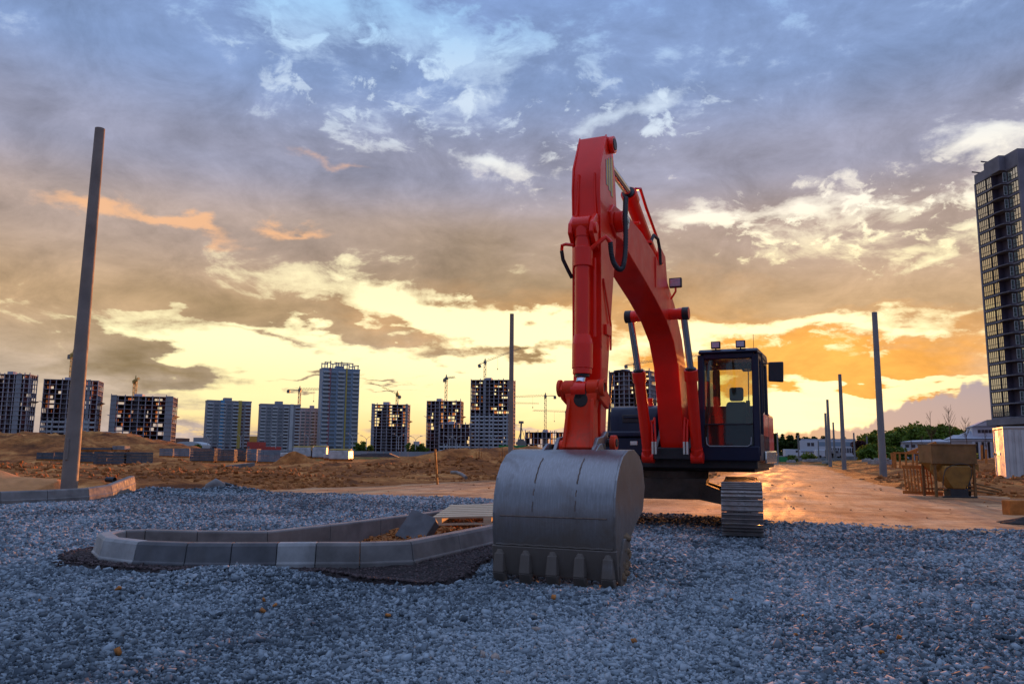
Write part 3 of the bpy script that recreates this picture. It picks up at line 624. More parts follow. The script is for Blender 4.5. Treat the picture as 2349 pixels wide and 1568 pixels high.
se.hexa([(-.14,yc-.26,1.60),(.02,yc-.27,1.60),(.02,yc+.27,1.60),(-.14,yc+.26,1.60),(-.26,yc-.17,2.16),(-.16,yc-.17,2.16),(-.16,yc+.17,2.16),(-.26,yc+.17,2.16)]); se.box((-.05,yc-.2,1.2),(.4,yc+.2,1.5))
SE = part(se, 'seat', 'seat_fabric', CB, .05, seg=4)
w = MB(); w.hexa([(-.26,yc-.12,2.17),(-.16,yc-.12,2.17),(-.16,yc+.12,2.17),(-.26,yc+.12,2.17),(-.28,yc-.125,2.42),(-.19,yc-.125,2.42),(-.19,yc+.125,2.42),(-.28,yc+.125,2.42)]); part(w, 'headrest', 'seat_fabric', SE, .045, seg=4)
w = MB(); w.box((.35,yA+.1,1.2), (.8,yA+.26,1.86)); w.tube([(.7,yA+.2,1.8),(.78,yA+.22,1.98),(.74,yA+.2,2.10)], .018, 8); w.cyl((.74,yA+.2,2.06),(.74,yA+.2,2.18),.03,n=10); part(w, 'control_console', 'rubber', CB, .02)
w = MB(); w.box((.3,yB-.26,1.2), (.7,yB-.12,1.84)); w.tube([(.6,yB-.2,1.8),(.66,yB-.22,1.98)], .018, 8); w.cyl((.66,yB-.22,1.95),(.66,yB-.22,2.12),.035,n=10); part(w, 'joystick_console', 'rubber', CB, .02)
w = MB();  w.tube([(x1-.2,yB-.16,2.75),(x1-.19,yB-.17,2.1)], .008, 6); part(w, 'wiper_arm', 'rubber', CB, .0)
w = MB(); w.tube([(x0+.5,yA+.5,2.80),(x0+.8,yA+.62,2.66),(x0+.8,yA+.72,2.66),(x0+.5,yA+.85,2.80)], .02, 6); part(w, 'roof_brace', 'rubber', CB, 0)
def work_lamp(loc, name='work_lamp', w_=.15, h_=.12, parent=None):
    g = MB(); x,y,z = loc; g.box((x-.07,y-w_/2,z), (x,y+w_/2,z+h_)); g.cyl((x-.03,y,z-.05), (x-.03,y,z+.01), .012, n=8)
    o = part(g, name, 'rubber', parent or CB, .012); g = MB(); g.box((x+.001,y-w_/2+.016,z+.016), (x+.006,y+w_/2-.016,z+h_-.016)); part(g, 'lamp_lens', 'lamp_lens', o, .004); return o
work_lamp((x1-.06, yA+.27, zr+.04)); work_lamp((x1-.06, yB-.26, zr+.04))
w = MB(); w.tube([(x1-.05,yB-.05,zr+.02),(x1-.05,yB-.05,zr+.25)], .004, 5); part(w, 'aerial', 'rubber', CB, 0)
w = MB(); w.tube([(x1-.05,yB+.01,2.86),(x1-.02,yB+.07,2.84),(x1-.0,yB+.08,2.70),(x1+.02,yB+.08,1.9),(x1+.0,yB+.04,1.85)], .014, 8); part(w, 'grab_rail', 'rubber', CB, 0)
mi = MB(); mi.tube([(x1-.02,yB+.06,2.68),(x1+.04,yB+.14,2.67),(x1+.05,yB+.20,2.67)], .012, 8); MI = part(mi, 'mirror_arm', 'rubber', CB, 0)
w = MB(); w.hexa([(x1+.04,yB+.17,2.38),(x1+.08,yB+.17,2.38),(x1+.08,yB+.40,2.36),(x1+.04,yB+.40,2.36),(x1+.04,yB+.18,2.69),(x1+.08,yB+.18,2.69),(x1+.08,yB+.41,2.69),(x1+.04,yB+.41,2.69)]); part(w, 'mirror', 'rubber', MI, .03, seg=3)
# red side body and lower trim behind the cab door
w = MB(); w.side([(-1.4,1.10),(.35,1.10),(.52,1.30),(.50,1.66),(.30,1.92),(-1.4,1.96)], yB-.16, yB-.0); SB = part(w, 'side_door', 'red_paint', None, .05, seg=3)
w = MB(); w.side([(-1.35,1.08),(.52,1.08),(.58,1.14),(.56,1.28),(-1.35,1.30)], yB+.001, yB+.045); part(w, 'lower_trim', 'silver_trim', SB, .03, seg=3)
# --- boom
bw = .20
bot = [(1.30,1.30),(1.46,1.70),(1.58,2.16),(1.74,2.62),(2.05,2.98),(2.55,3.22),(3.3,3.43),(4.06,3.60),(4.7,3.73),(5.1,3.84)]
topp = [(5.30,4.20),(4.7,4.24),(4.04,4.21),(3.3,4.10),(2.55,3.90),(1.92,3.58),(1.38,3.10),(1.02,2.5),(.72,1.95),(.60,1.62)]
bm_ = MB(); bm_.side(bot + [(5.36,3.82),(5.55,3.93),(5.58,4.08),(5.45,4.20)] + topp[0:] + [(.62,1.42),(.80,1.26)], -bw, bw)
BO = part(bm_, 'boom', 'red_paint', bevel=.012)
w = MB()
for s in (1,-1):
    w = MB(); w.cyl((5.36,s*.201,4.0), (5.36,s*.30,4.0), .13, n=24); part(w, 'boom_boss', 'red_paint', BO, .008)
w = MB(); w.cyl((5.36,.301,4.0), (5.36,.335,4.0), .10, n=20); w.cyl((5.36,.336,4.0),(5.36,.36,4.0),.03,n=8); part(w, 'pin_cap', 'pale_reflector', BO, .004)
w = MB(); w.cyl((2.35,-.46,3.36), (2.35,.46,3.36), .085, n=20); part(w, 'cylinder_cross_pin', 'red_paint', BO, .006)
w = MB(); w.cyl((2.35,.40,3.36), (2.35,.50,3.36), .10, n=18); part(w, 'pin_keeper', 'black_steel', BO, .006); w = MB(); w.cyl((2.35,-.50,3.36),(2.35,-.40,3.36),.10,n=18); part(w, 'pin_keeper', 'black_steel', BO, .006)
w = MB(); w.side([(2.28,4.30),(2.62,4.38),(2.75,3.93),(2.1,3.68)], -.14, -.09); w.side([(2.28,4.30),(2.62,4.38),(2.75,3.93),(2.1,3.68)], .09, .14); part(w, 'cylinder_bracket', 'red_paint', BO, .01)
lamp = work_lamp((2.36, .30, 3.78), 'boom_lamp', .19, .15, BO)
w = MB(); w.tube([(2.33,.22,3.6),(2.33,.30,3.72),(2.33,.30,3.78)], .016, 6); part(w, 'lamp_stalk', 'red_paint', BO, 0)
w = MB(); w.cbox((2.55,-.05,3.96),(.03,.20,.15)); part(w, 'lamp_guard', 'red_paint', BO, .02)
for j, yy in enumerate((-.14,-.07,.07,.15)):                     # steel lines running along the top of the boom
    w = MB(); w.tube([(1.95,yy,3.62),(2.5,yy,3.93),(3.3,yy,4.13),(4.0,yy,4.24),(4.7,yy,4.28)], .014, 7); part(w, 'oil_pipe', 'red_paint', BO, 0)
for xx, zz in ((2.9,4.02),(3.6,4.18),(4.3,4.26)):
    w = MB(); w.cbox((xx,0,zz+.02),(.05,.46,.035)); part(w, 'pipe_clamp', 'red_paint', BO, .005)
w = MB(); w.tube([(1.95,.14,3.6),(1.4,.12,3.15),(1.05,.12,2.7),(.8,.14,2.2),(.85,.16,1.7)], .028, 8); part(w, 'boom_hose', 'rubber', BO, 0); w = MB(); w.tube([(1.95,-.10,3.6),(1.4,-.1,3.15),(1.0,-.1,2.7),(.78,-.1,2.2),(.8,-.1,1.7)], .028, 8); part(w, 'boom_hose', 'rubber', BO, 0)
w = MB(); w.tube([(3.5,.18,4.2),(3.36,.20,4.36),(3.12,.21,4.36),(3.0,.21,4.22),(2.98,.21,4.0)], .024, 8); part(w, 'hose_loop', 'rubber', BO, 0)
w = MB(); w.tube([(3.3,.205,3.6),(3.3,.215,4.05)], .012, 6); part(w, 'side_pipe', 'red_paint', BO, 0)
# hydraulic cylinders: barrel > rod, collar
def ram(name, a, b, c, r, rr, parent=None, mat='red_paint', eye=True):
    a, b, c = Vector(a), Vector(b), Vector(c); d = (b-a).normalized()
    g = MB(); g.cyl(a, b, r, n=24); g.cyl(b - d*.16, b + d*.02, r*1.22, n=24); g.cyl(a - d*.02, a + d*.10, r*1.10, n=24)
    if eye: g.cyl(a - Vector((0,r*1.1,0)) - d*.05, a + Vector((0,r*1.1,0)) - d*.05, r*1.15, n=20)
    o = part(g, name, mat, parent, .004); g = MB(); g.cyl(b + d*.021, c - d*.07, rr, n=20); part(g, 'rod', 'chrome', o, 0)
    g = MB(); g.cyl(c - Vector((0,r*.95,0)), c + Vector((0,r*.95,0)), r*1.05, n=20); part(g, 'rod_eye', mat, o, .004)
    g = MB(); g.cyl(b + d*.0205, b + d*.05, r*.95, n=12); part(g, 'gland', 'black_steel', o, 0); return o
for s in (1,-1):
    o = ram('boom_cylinder', (1.36, s*.40, 1.22), (1.86, s*.42, 2.52), (2.35, s*.42, 3.36), .088, .052)
    for k in (0,1):
        w = MB(); yy = s*(.30 - .05*k); w.tube([(1.44,s*.34,1.60+.06*k),(1.50,yy,1.74+.06*k),(1.53,yy,1.76+.05*k),(1.55,yy-.01*s,1.66),(1.55,yy-.02*s,1.42)], .017, 8); part(w, 'feed_pipe', 'red_paint', o, 0)
        w = MB(); w.tube([(1.55,yy-.02*s,1.42),(1.55,yy-.02*s,1.22)], .02, 8); part(w, 'fitting', 'silver_trim', o, 0)
w = MB(); w.side([(1.2,1.16),(1.42,1.14),(1.44,1.32),(1.2,1.34)], -.30,.30); part(w, 'hose_manifold', 'black_steel', None, .01)
ram('stick_cylinder', (2.45,0,4.18), (3.97,0,4.81), (5.50,0,4.93), .095, .055)
w = MB(); w.tube([(3.95,.09,4.88),(3.80,.12,4.93),(3.5,.13,4.74),(3.2,.13,4.62),(2.8,.13,4.46)], .022, 8); w.tube([(3.8,-.08,4.84),(3.4,-.11,4.70),(2.8,-.11,4.45)], .02, 8); part(w, 'stick_cylinder_pipe', 'red_paint', BO, 0)
# --- stick
sw = .165
stick = [(5.67,4.99),(5.90,4.52),(5.93,4.25),(5.90,3.4),(5.93,2.2),(5.99,1.45),(5.95,1.28),(5.86,1.27),(5.79,1.36),(5.71,1.9),(5.58,2.5),(5.44,3.1),(5.33,3.52),(5.24,3.85),(5.22,4.2),(5.28,4.6),(5.38,4.92),(5.42,5.02),(5.50,5.035)]
s_ = MB(); s_.side(stick, -sw, sw); SK = part(s_, 'stick', 'red_paint', bevel=.010)
w = MB()
for s in (1,-1): w.side([(5.66,5.01),(5.925,4.53),(5.955,4.25),(5.93,3.8),(5.935,2.4),(5.90,2.4),(5.90,3.8),(5.90,4.2),(5.86,4.48),(5.62,4.92)], s*.165-.012, s*.165+.006)
part(w, 'edge_flange', 'red_paint', SK, .004)
w = MB()
for s in (1,-1): w.tube([(5.92,s*.095,4.45),(5.945,s*.105,4.1),(5.955,s*.12,3.85)], .014, 6)
part(w, 'weld_rib', 'red_paint', SK, 0)
w = MB(); w.cyl((5.50,-.235,4.93), (5.50,.235,4.93), .075, n=18); part(w, 'tail_pin', 'black_steel', SK, .006)
w = MB(); w.pipe((5.50,.17,4.93), (5.50,.225,4.93), .105, .074); part(w, 'tail_boss', 'red_paint', SK, .004)
for k in range(3):                                             # slanted warning bars
    w = MB(); z0 = 4.62 - k*.0; x_ = 5.40 + k*.10
    w.prism([(x_,4.30+.04*k),(x_+.05,4.30+.04*k),(x_+.06,4.80-.05*k),(x_+.01,4.80-.05*k)], lambda a,b: (a,sw+.001,b), lambda a,b: (a,sw+.004,b)); part(w, 'warning_stripe', 'yellow_paint', SK, 0)
    w = MB(); w.prism([(x_+.05,4.30+.04*k),(x_+.085,4.30+.04*k),(x_+.095,4.78-.05*k),(x_+.06,4.80-.05*k)], lambda a,b: (a,sw+.001,b), lambda a,b: (a,sw+.004,b)); part(w, 'grey_stripe', 'grey_paint', SK, 0)
w = MB()
for s in (1,-1): w.side([(5.88,3.95),(6.02,3.93),(6.16,3.80),(6.18,3.68),(6.08,3.58),(5.9,3.5)], s*.125-.025, s*.125+.025)
w.cyl((6.08,-.155,3.74), (6.08,.175,3.74), .062, n=18); part(w, 'cylinder_clevis', 'red_paint', SK, .01)
BC = ram('bucket_cylinder', (6.08,0,3.74), (6.115,0,2.10), (6.20,0,1.90), .088, .05)
w = MB(); w.cyl((6.08,0,3.52), (6.08,0,3.30), .115, n=20); part(w, 'cylinder_collar', 'red_paint', BC, .006); w = MB(); w.cyl((6.10,0,2.42), (6.112,0,2.14), .118, n=20); w.cyl((6.10,0,2.52), (6.10,0,2.42), .095, .118, n=20); part(w, 'cylinder_collar', 'red_paint', BC, .006)
w = MB()
for a in range(0,360,45): w.cyl((6.10+.085*math.cos(R(a)),.085*math.sin(R(a)),2.14), (6.10+.085*math.cos(R(a)),.085*math.sin(R(a)),2.18), .013, n=6)
part(w, 'head_bolts', 'black_steel', BC, 0)
w = MB(); w.tube([(6.09,-.1,3.56),(6.09,-.20,3.58),(6.06,-.255,3.58),(6.05,-.265,3.52)], .02, 8); w.tube([(6.09,.1,3.50),(6.07,.20,3.58),(6.05,.26,3.63),(6.0,.30,3.58)], .028, 8)
w.tube([(6.04,.13,3.4),(6.06,.13,2.5)], .016, 7); part(w, 'cylinder_pipe', 'red_paint', BC, 0)
w = MB(); w.tube([(6.05,-.265,3.52),(6.03,-.255,3.42),(5.98,-.21,3.30),(5.93,-.18,3.22)], .022, 10); part(w, 'short_hose', 'rubber', BC, 0)
def spline(P, n=8):
    P = [Vector(p) for p in P]; P = [P[0]*2-P[1]] + P + [P[-1]*2-P[-2]]; out = []
    for i in range(1, len(P)-2):
        for k in range(n):
            t = k/n; out.append(.5*((2*P[i]) + (P[i+1]-P[i-1])*t + (2*P[i-1]-5*P[i]+4*P[i+1]-P[i+2])*t*t + (3*P[i]-P[i-1]-3*P[i+1]+P[i+2])*t**3))
    return out + [P[-2]]
hose = spline([(6.0,.30,3.58),(5.99,.31,3.44),(5.96,.33,3.34),(5.88,.36,3.29),(5.78,.38,3.33),(5.70,.39,3.50),(5.64,.385,3.75),(5.60,.37,4.0),(5.54,.36,4.18),(5.44,.34,4.25),(5.30,.30,4.20),(5.16,.26,4.12)], 14)
w = MB(); w.tube(hose, .03, 10, radii=[.026 + .005*(i % 2) for i in range(len(hose))]); part(w, 'stick_hose', 'rubber', SK, 0)
w = MB(); w.tube([(5.86,sw+.01,3.2),(5.6,sw+.02,2.7),(5.62,sw+.02,2.4)], .012, 6); part(w, 'grease_line', 'red_paint', SK, 0)
w = MB(); w.box((5.60,sw,2.56), (5.80,sw+.03,2.68)); part(w, 'pipe_block', 'red_paint', SK, .005)
# --- linkage
w = MB()
for s in (1,-1): w.side([(5.80,1.82),(5.90,1.70),(6.22,1.80),(6.29,1.90),(6.22,1.99),(5.92,1.90)], s*.205+.01-.02, s*.205+.01+.02)
part(w, 'idler_arm', 'worn_red_paint', None, .01)
lk = MB(); zt, zb = 1.90, 1.30
def ring(z, hw, xa, xb): return [(xa,.03-hw,z),(xb,.03-hw,z),(xb,.03+hw,z),(xa,.03+hw,z)]
prof = [(1.86,.185,6.12,6.27),(1.76,.165,6.13,6.27),(1.62,.140,6.14,6.26),(1.45,.138,6.16,6.28),(1.36,.150,6.18,6.34),(1.27,.175,6.18,6.38)]
lk._add([q_ for a in prof for q_ in ring(*a)], [(3,2,1,0)] + [(i*4+j,i*4+(j+1)%4,i*4+(j+1)%4+4,i*4+j+4) for i in range(len(prof)-1) for j in range(4)] + [tuple(4*len(prof)-4+j for j in range(4))])
for s in (1,-1): lk.cyl((6.20,.02+s*.07,1.92), (6.20,.02+s*.20,1.92), .088, n=22)
lk.cyl((6.28,-.20,1.28),(6.28,.20,1.28),.075,n=20)
LK = part(lk, 'bucket_link', 'worn_red_paint', None, .012)
w = MB(); w.cyl((6.262,.03,1.79),(6.274,.03,1.79),.085,.078,n=16); w.cbox((6.268,.03,1.85),(.012,.13,.10)); part(w, 'oily_hollow', 'oily_steel', LK, .003)
for s in (1,-1): w = MB(); w.hexa([(6.19,.03+s*.135,1.27),(6.40,.03+s*.135,1.27),(6.40,.03+s*.175,1.27),(6.19,.03+s*.175,1.27),(6.15,.03+s*.115,1.80),(6.285,.03+s*.115,1.80),(6.285,.03+s*.150,1.80),(6.15,.03+s*.150,1.80)]); part(w, 'link_flange', 'worn_red_paint', LK, .008)
w = MB(); w.cyl((6.20,-.225,1.92), (6.20,.27,1.92), .055, n=16); part(w, 'link_pin', 'black_steel', LK, .004)
w = MB(); w.pipe((6.20,.24,1.92), (6.20,.285,1.92), .095, .055); part(w, 'pin_collar', 'worn_red_paint', LK, .004); w = MB(); w.pipe((6.20,-.21,1.92), (6.20,-.245,1.92), .095, .055); part(w, 'pin_collar', 'worn_red_paint', LK, .004)
# --- bucket
hw = .61
outer = [(5.98,1.08),(6.12,1.19),(6.34,1.255),(6.58,1.245),(6.76,1.19),(6.90,1.09),(7.00,.96),(7.06,.80),(7.085,.62),(7.08,.45),(7.055,.30),(7.02,.14),(6.985,.03)]
def inset(pts, d):
    out = []
    for i, p in enumerate(pts):
        a = pts[max(0,i-1)]; b = pts[min(len(pts)-1,i+1)]; tx, tz = b[0]-a[0], b[1]-a[1]; l = math.hypot(tx,tz); out.append((p[0] + tz/l*d, p[1] - tx/l*d))
    return out
inner = inset(outer, .022)
bk = MB(); no = len(outer); ys_ = (-hw, hw)
vs = [(x, y, z) for y in ys_ for (x, z) in outer] + [(x, y, z) for y in ys_ for (x, z) in inner]
fs = []
for i in range(no-1):
    fs += [(i,i+1,no+i+1,no+i), (2*no+i,3*no+i,3*no+i+1,2*no+i+1), (i,2*no+i,2*no+i+1,i+1), (no+i,no+i+1,3*no+i+1,3*no+i)]
fs += [(0,no,3*no,2*no),(no-1,3*no-1,4*no-1,2*no-1)]
bk._add(vs, fs); BK = part(bk, 'bucket', 'bucket_steel', None, .0, 35)
for s in (1,-1):
    w = MB(); w.side(outer + [(6.80,.02),(6.60,.34),(6.30,.50),(6.00,.62),(5.90,.86)], s*hw-(.0 if s > 0 else .022), s*hw+(.022 if s > 0 else 0.0)); part(w, 'side_plate', 'bucket_steel', BK, .004, None)
    w = MB(); w.side([(6.98,-.06),(7.0,.16),(6.84,.40),(6.66,.40),(6.60,.32),(6.74,.10),(6.80,-.05)], s*(hw+.03)-.015, s*(hw+.03)+.015); part(w, 'side_cutter', 'bucket_steel', BK, .006)
    w = MB(); w.side([(6.22,1.15),(6.02,1.30),(5.90,1.44),(5.98,1.46),(6.10,1.40),(6.30,1.38),(6.44,1.24)], s*.215-.022, s*.215+.022); part(w, 'bucket_ear', 'bucket_steel', BK, .01)
    w = MB(); w.side([(6.25,1.2),(6.38,1.32),(6.46,1.31),(6.62,1.23)], s*.285-.02, s*.285+.02); part(w, 'ear_gusset', 'bucket_steel', BK, .01)
w = MB(); w.cyl((5.93,-.28,1.33),(5.93,.34,1.33),.045,n=16); w.cyl((6.28,-.26,1.28),(6.28,.30,1.28),.04,n=16); part(w, 'bucket_pin', 'black_steel', BK, .004)
w = MB(); w.cyl((5.93,.27,1.33),(5.93,.33,1.33),.085,n=18); part(w, 'pin_boss', 'worn_red_paint', BK, .004)
lp = MB(); lp.side([(7.045,.315),(7.075,.30),(7.045,.12),(7.01,.02),(6.97,.02),(6.985,.10)], -hw-.03, hw+.03); part(lp, 'lip_plate', 'bucket_steel', BK, .005)
def seam(y0, y1, z0, z1, n, wd, name='weld_seam'):
    pts = []
    for k in range(n+1):
        t = k/n; y = y0+(y1-y0)*t; z = z0+(z1-z0)*t
        for (a, b_) in zip(outer[:-1], outer[1:]):
            if min(a[1],b_[1]) <= z <= max(a[1],b_[1]) and a[0] > 6.5: x = a[0] + (b_[0]-a[0])*(z-a[1])/(b_[1]-a[1]+1e-9); break
        pts.append((x+.001, y+.003*math.sin(k*2.1), z))
    g = MB(); g.tube(pts, wd, 6); part(g, name, 'rust_seam', BK, 0)
seam(-.20,-.205,1.16,.92,12,.007); seam(-.205,-.207,.86,.80,4,.005); seam(-.207,-.21,.74,.64,4,.0045)
seam(.24,.235,1.16,.92,12,.007); seam(.235,.233,.86,.80,4,.005); seam(.233,.23,.76,.66,4,.0045); seam(-.55,.55,.595,.60,30,.007)
w = MB(); w.tube([(7.062,-.60+k*.04,.318+.003*math.sin(k*1.7)) for k in range(31)], .009, 6); part(w, 'lip_weld', 'bucket_steel', BK, 0)
for k in range(5):
    y = -.555 + k*.2775; g = MB()
    A = [(7.045,y-.050,.235),(7.098,y-.045,.235),(7.098,y+.045,.235),(7.045,y+.050,.235)]; Bq = [(7.03,y-.064,.05),(7.12,y-.058,.05),(7.12,y+.058,.05),(7.03,y+.064,.05)]; Cq = [(7.00,y-.068,-.10),(7.03,y-.064,-.10),(7.03,y+.064,-.10),(7.00,y+.068,-.10)]
    g.hexa(Bq + A); g.hexa(Cq + Bq); g.cyl((7.05,y,.22),(7.05,y,.27),.052,.032,n=14); part(g, 'tooth', 'bucket_steel', BK, .010, seg=3)
g = MB()
rs2 = random.Random(4)
for k in range(26):
    x = rs2.uniform(6.62,6.93); z = rs2.uniform(.02,.42)
    if abs((x-6.62) - (.42-z)*.6) < .16: g.cyl((x,hw+.02,z),(x+rs2.uniform(-.02,.02),hw+.045+rs2.uniform(0,.03),z),rs2.uniform(.03,.07),rs2.uniform(.01,.04),n=7)
part(g, 'caked_mud', 'caked_mud', BK, .01)
# ------------------------------------------------------------------ poles
pbr('pole_concrete', (.20,.165,.145,1), .7, 0, .25, 1.2, .3, 30, .004, 0, (.30,.19,.10,1), .45, .35)
pbr('pole_steel', (.16,.165,.18,1), .5, 0, .15, 1, .1, 20, .003)
def pole(x, y, z0, H, r0, r1, label, mat='pole_concrete', group=None, lean=(0,0), hatch=False):
    w = MB(); w.tube([(x + lean[0]*k/6, y + lean[1]*k/6, z0 - .4 + (H+.4)*k/6) for k in range(7)], r0, 28, True, r1)
    e = empty('utility_pole', label, 'pole', (0,0,0), 0, group); w.build('pole_shaft', MATS[mat], e, 0, 40)
    if hatch:
        a = math.atan2(-y, -x) - .62; g = MB(); c = Vector((x + math.cos(a)*r0*.97, y + math.sin(a)*r0*.97, z0 + 1.05))
        g.cbox(c, (.05,.085,.55), M=Matrix.Rotation(a, 3, 'Z')); g.build('hatch_cover', MATS[mat], e, .008)
    else:
        g = MB(); g.cyl((x,y,z0-.3), (x,y,z0+.06), r0*1.9, r0*1.7, n=20); g.build('footing', MATS['caked_mud'], e, 0, 40)
    return e
pole(-11.46, 21.0, .18, 9.82, .205, .128, 'tall bare concrete pole behind the left kerb, with a small hatch near its foot', hatch=True, lean=(.02,0))
pole(-.02, 47, 0, 9.5, .165, .120, 'bare grey pole between the half-built tower and the excavator bucket')
GP = 'bare poles along the right side of the road'
for (px, pb, pt, d, lb) in ((2027,1098,716,45,'nearest and tallest-looking bare pole beside the road on the right'),
    (1937,1079,858,72,'second bare pole from the front in the row beside the road'),
    (1905,1072,916,97,'third bare pole from the front in the row beside the road'),
    (1898.5,1067,947,118,'pole close behind the left side of the third roadside pole'),
    (1915.6,1063.7,968,148,'short-looking pole just right of the third and fourth roadside poles'),
    (1961.5,1057,992,165,'pole in front of the dark red tree beside the low white factory'),
    (1991,1054,1000,185,'thin pole at the left edge of the green wood right of the dark red tree')):
    b0 = at(px, pb, d=d); t0 = at(px - (px-1174.5)*.000055*(pb-pt)*1.05, pt, d=d)
    z0 = min(b0.z, .5); pole(b0.x, d, z0, t0.z - z0, .205, .145 if d < 100 else .15, lb, 'pole_steel', GP)
for (px, pb, pt, d, lb) in ((1785.5,1064,991,150,'pale lamp post left of the low white factory, above the far bend of the road'),(1833,1062,998,165,'thin post at the left end of the low white factory'),(1879,1061,1010,185,'thin post in front of the middle of the low white factory')):
    b0 = at(px, pb, d=d); t0 = at(px, pt, d=d); pole(b0.x, d, 0, t0.z, .17, .11, lb, 'pole_steel')
# ------------------------------------------------------------------ kerbs
def kerb_mat(name, c, var): return pbr(name, c, .75, 0, var, 3.0, .3, 60, .003, 0, (.13,.105,.09,1), .35, 4, spec=.35)
kerb_mat('kerb_light', (.27,.265,.265,1), .35); kerb_mat('kerb_dark', (.10,.098,.105,1), .35); kerb_mat('kerb_mid', (.17,.155,.15,1), .35)
def kerb(p, q, n0, n1, mat, label, group, z=.27, zb=-.12, wid=.15, gap=.004, z1=None):
    """one kerbstone from p to q; n0, n1 are the inward directions of its two end joints"""
    p = Vector((p[0],p[1],0)); q = Vector((q[0],q[1],0)); d = (q-p).normalized(); z1 = z if z1 is None else z1
    vs = []
    for e, n, s, zz in ((p, n0, 1, z), (q, n1, -1, z1)):
        e = e + d*gap*s; n = Vector((n[0], n[1], 0))
        o = lambda t, h: tuple(e + n*t + Vector((0,0,h)))
        vs += [o(-.055, zb), o(-.055, zz-.20), o(-.040, zz-.185), o(-.008, zz-.03), o(.015, zz), o(wid-.012, zz), o(wid, zz-.015), o(wid, zb)]
    g = MB(); k = 8; g._add(vs, [tuple(range(k-1,-1,-1)), tuple(range(k,2*k))] + [(i,(i+1)%k,(i+1)%k+k,i+k) for i in range(k)])
    o = g.build('kerbstone', MATS[mat], None, .006, None, 1); return tag(o, label, 'kerbstone', group)
nI = len(ISLE_OUT); inn = []
for i in range(nI):
    a = Vector(ISLE_OUT[i-1]); b_ = Vector(ISLE_OUT[i]); c = Vector(ISLE_OUT[(i+1) % nI])
    d1 = (b_-a).normalized(); d2 = (c-b_).normalized(); n1 = Vector((-d1.y, d1.x)); n2 = Vector((-d2.y, d2.x)); n = (n1+n2).normalized(); n = n/max(.5, n.dot(n2))
    cx, cy = b_ + n*.1
    if sdf(np.array([cx]), np.array([cy]), ISLE_OUT)[0] < 0: n = -n
    inn.append(n)
mats = ['kerb_mid','kerb_mid','kerb_mid','kerb_mid','kerb_mid','kerb_mid','kerb_mid','kerb_light','kerb_dark','kerb_dark','kerb_dark','kerb_light','kerb_light','kerb_light','kerb_mid','kerb_mid']
names = {4:'brownish kerbstone just left of the excavator bucket on the near side of the island',3:'kerbstone half hidden by the bucket on the near side of the island',5:'kerbstone right of the corner where the near side of the island turns away',
 6:'brownish kerbstone just right of the pale one in the straight near side of the island',7:'pale mottled kerbstone between a dark one and a brownish one in the straight near side',
 8:'dark clean kerbstone next to the pale mottled one in the straight near side',9:'dark kerbstone, second left of the pale mottled one, with a pale right edge',10:'dark kerbstone, third left of the pale mottled one, where the near side starts to curve',
 11:'broad pale kerbstone at the start of the rounded left end',12:'narrow pale kerbstone on the rounded left end, facing front left',13:'leftmost kerbstone at the tip of the rounded island end',
 14:'short kerbstone closing the rounded end at the back, lit orange inside',15:'kerbstone beginning the far side just right of the rounded end',16:'second kerbstone of the far side counted from the rounded end',17:'kerbstone at the corner where the far side turns away from the viewer'}
for i in range(nI-1):
    lb = names.get(i)
    if lb is None: lb = ['first','second','third','fourth','fifth','sixth','seventh','eighth','ninth'][(i-18) if i >= 18 else i] + (' kerbstone beyond the corner on the far side of the island' if i >= 18 else ' kerbstone counted from the hidden end behind the bucket on the near side')
    kerb(ISLE_OUT[i], ISLE_OUT[i+1], inn[i], inn[i+1], mats[i] if i < len(mats) else 'kerb_mid', lb, 'kerbstones round the traffic island')
LK_ = [(-13.6,16.2),(-12.5,17.15),(-11.4,18.1),(-10.75,18.8),(-10.2,19.55),(-10.12,20.5),(-10.35,21.6),(-10.62,22.8)]
zz = [.27,.27,.27,.28,.30,.34,.42,.50]
ln_ = [(Vector(LK_[min(i+1,7)]) - Vector(LK_[max(i-1,0)])).normalized() for i in range(8)]
for i in range(7):
    a, b_ = ln_[i], ln_[i+1]
    kerb(LK_[i], LK_[i+1], (-a.y, a.x), (-b_.y, b_.x), 'kerb_mid', ['hidden outermost','second','third','fourth','fifth','sixth','last and highest'][i] + ' kerbstone of the row before the tall concrete pole', 'kerbstones in front of the tall left pole', z=zz[i], z1=zz[i+1])
# tipped kerbstone, pallet
g = MB(); M = Matrix.Translation((-1.26,11.1,.17)) @ Matrix.Rotation(R(-30), 4, 'Z') @ Matrix.Rotation(R(14), 4, 'Y') @ Matrix.Rotation(R(-38), 4, 'X'); g.T = M
g.prism([(-.22,-.22),(.22,-.22),(.22,.18),(.18,.22),(-.22,.22)], lambda a,b: (a,-.075,b), lambda a,b: (a,.075,b)); g.T = None
tag(g.build('kerbstone', MATS['kerb_dark'], None, .01), 'dark loose kerbstone tipped up against the wooden pallet inside the island', 'kerbstone')
pbr('grey_wood', lin(196,170,140), .75, 0, .22, 2.0, .3, 18, .004, stretch=(1,9,9), spec=.3, dirt=(.10,.07,.05,1), damt=.25)
PL = empty('wooden_pallet', 'weathered wooden slat pallet lying on the island between kerbs and bucket', 'pallet', (-.30,12.75,.21), R(-6))
for k in range(7):
    w = MB(); w.box((-.78,-.76+k*.235,.10), (.9,-.60+k*.235,.125)); w.build('slat', MATS['grey_wood'], PL, .003)
for k in range(3):
    w = MB(); w.box((-.76+k*.74,-.76,.02), (-.64+k*.74,.80,.0995)); w.build('runner', MATS['grey_wood'], PL, .003)
for k in range(3):
    w = MB(); w.box((-.78,-.76+k*.7,-.005), (.9,-.64+k*.7,.0195)); w.build('bottom_slat', MATS['grey_wood'], PL, .003)
PL.rotation_euler = (R(3), R(-2), R(-6))
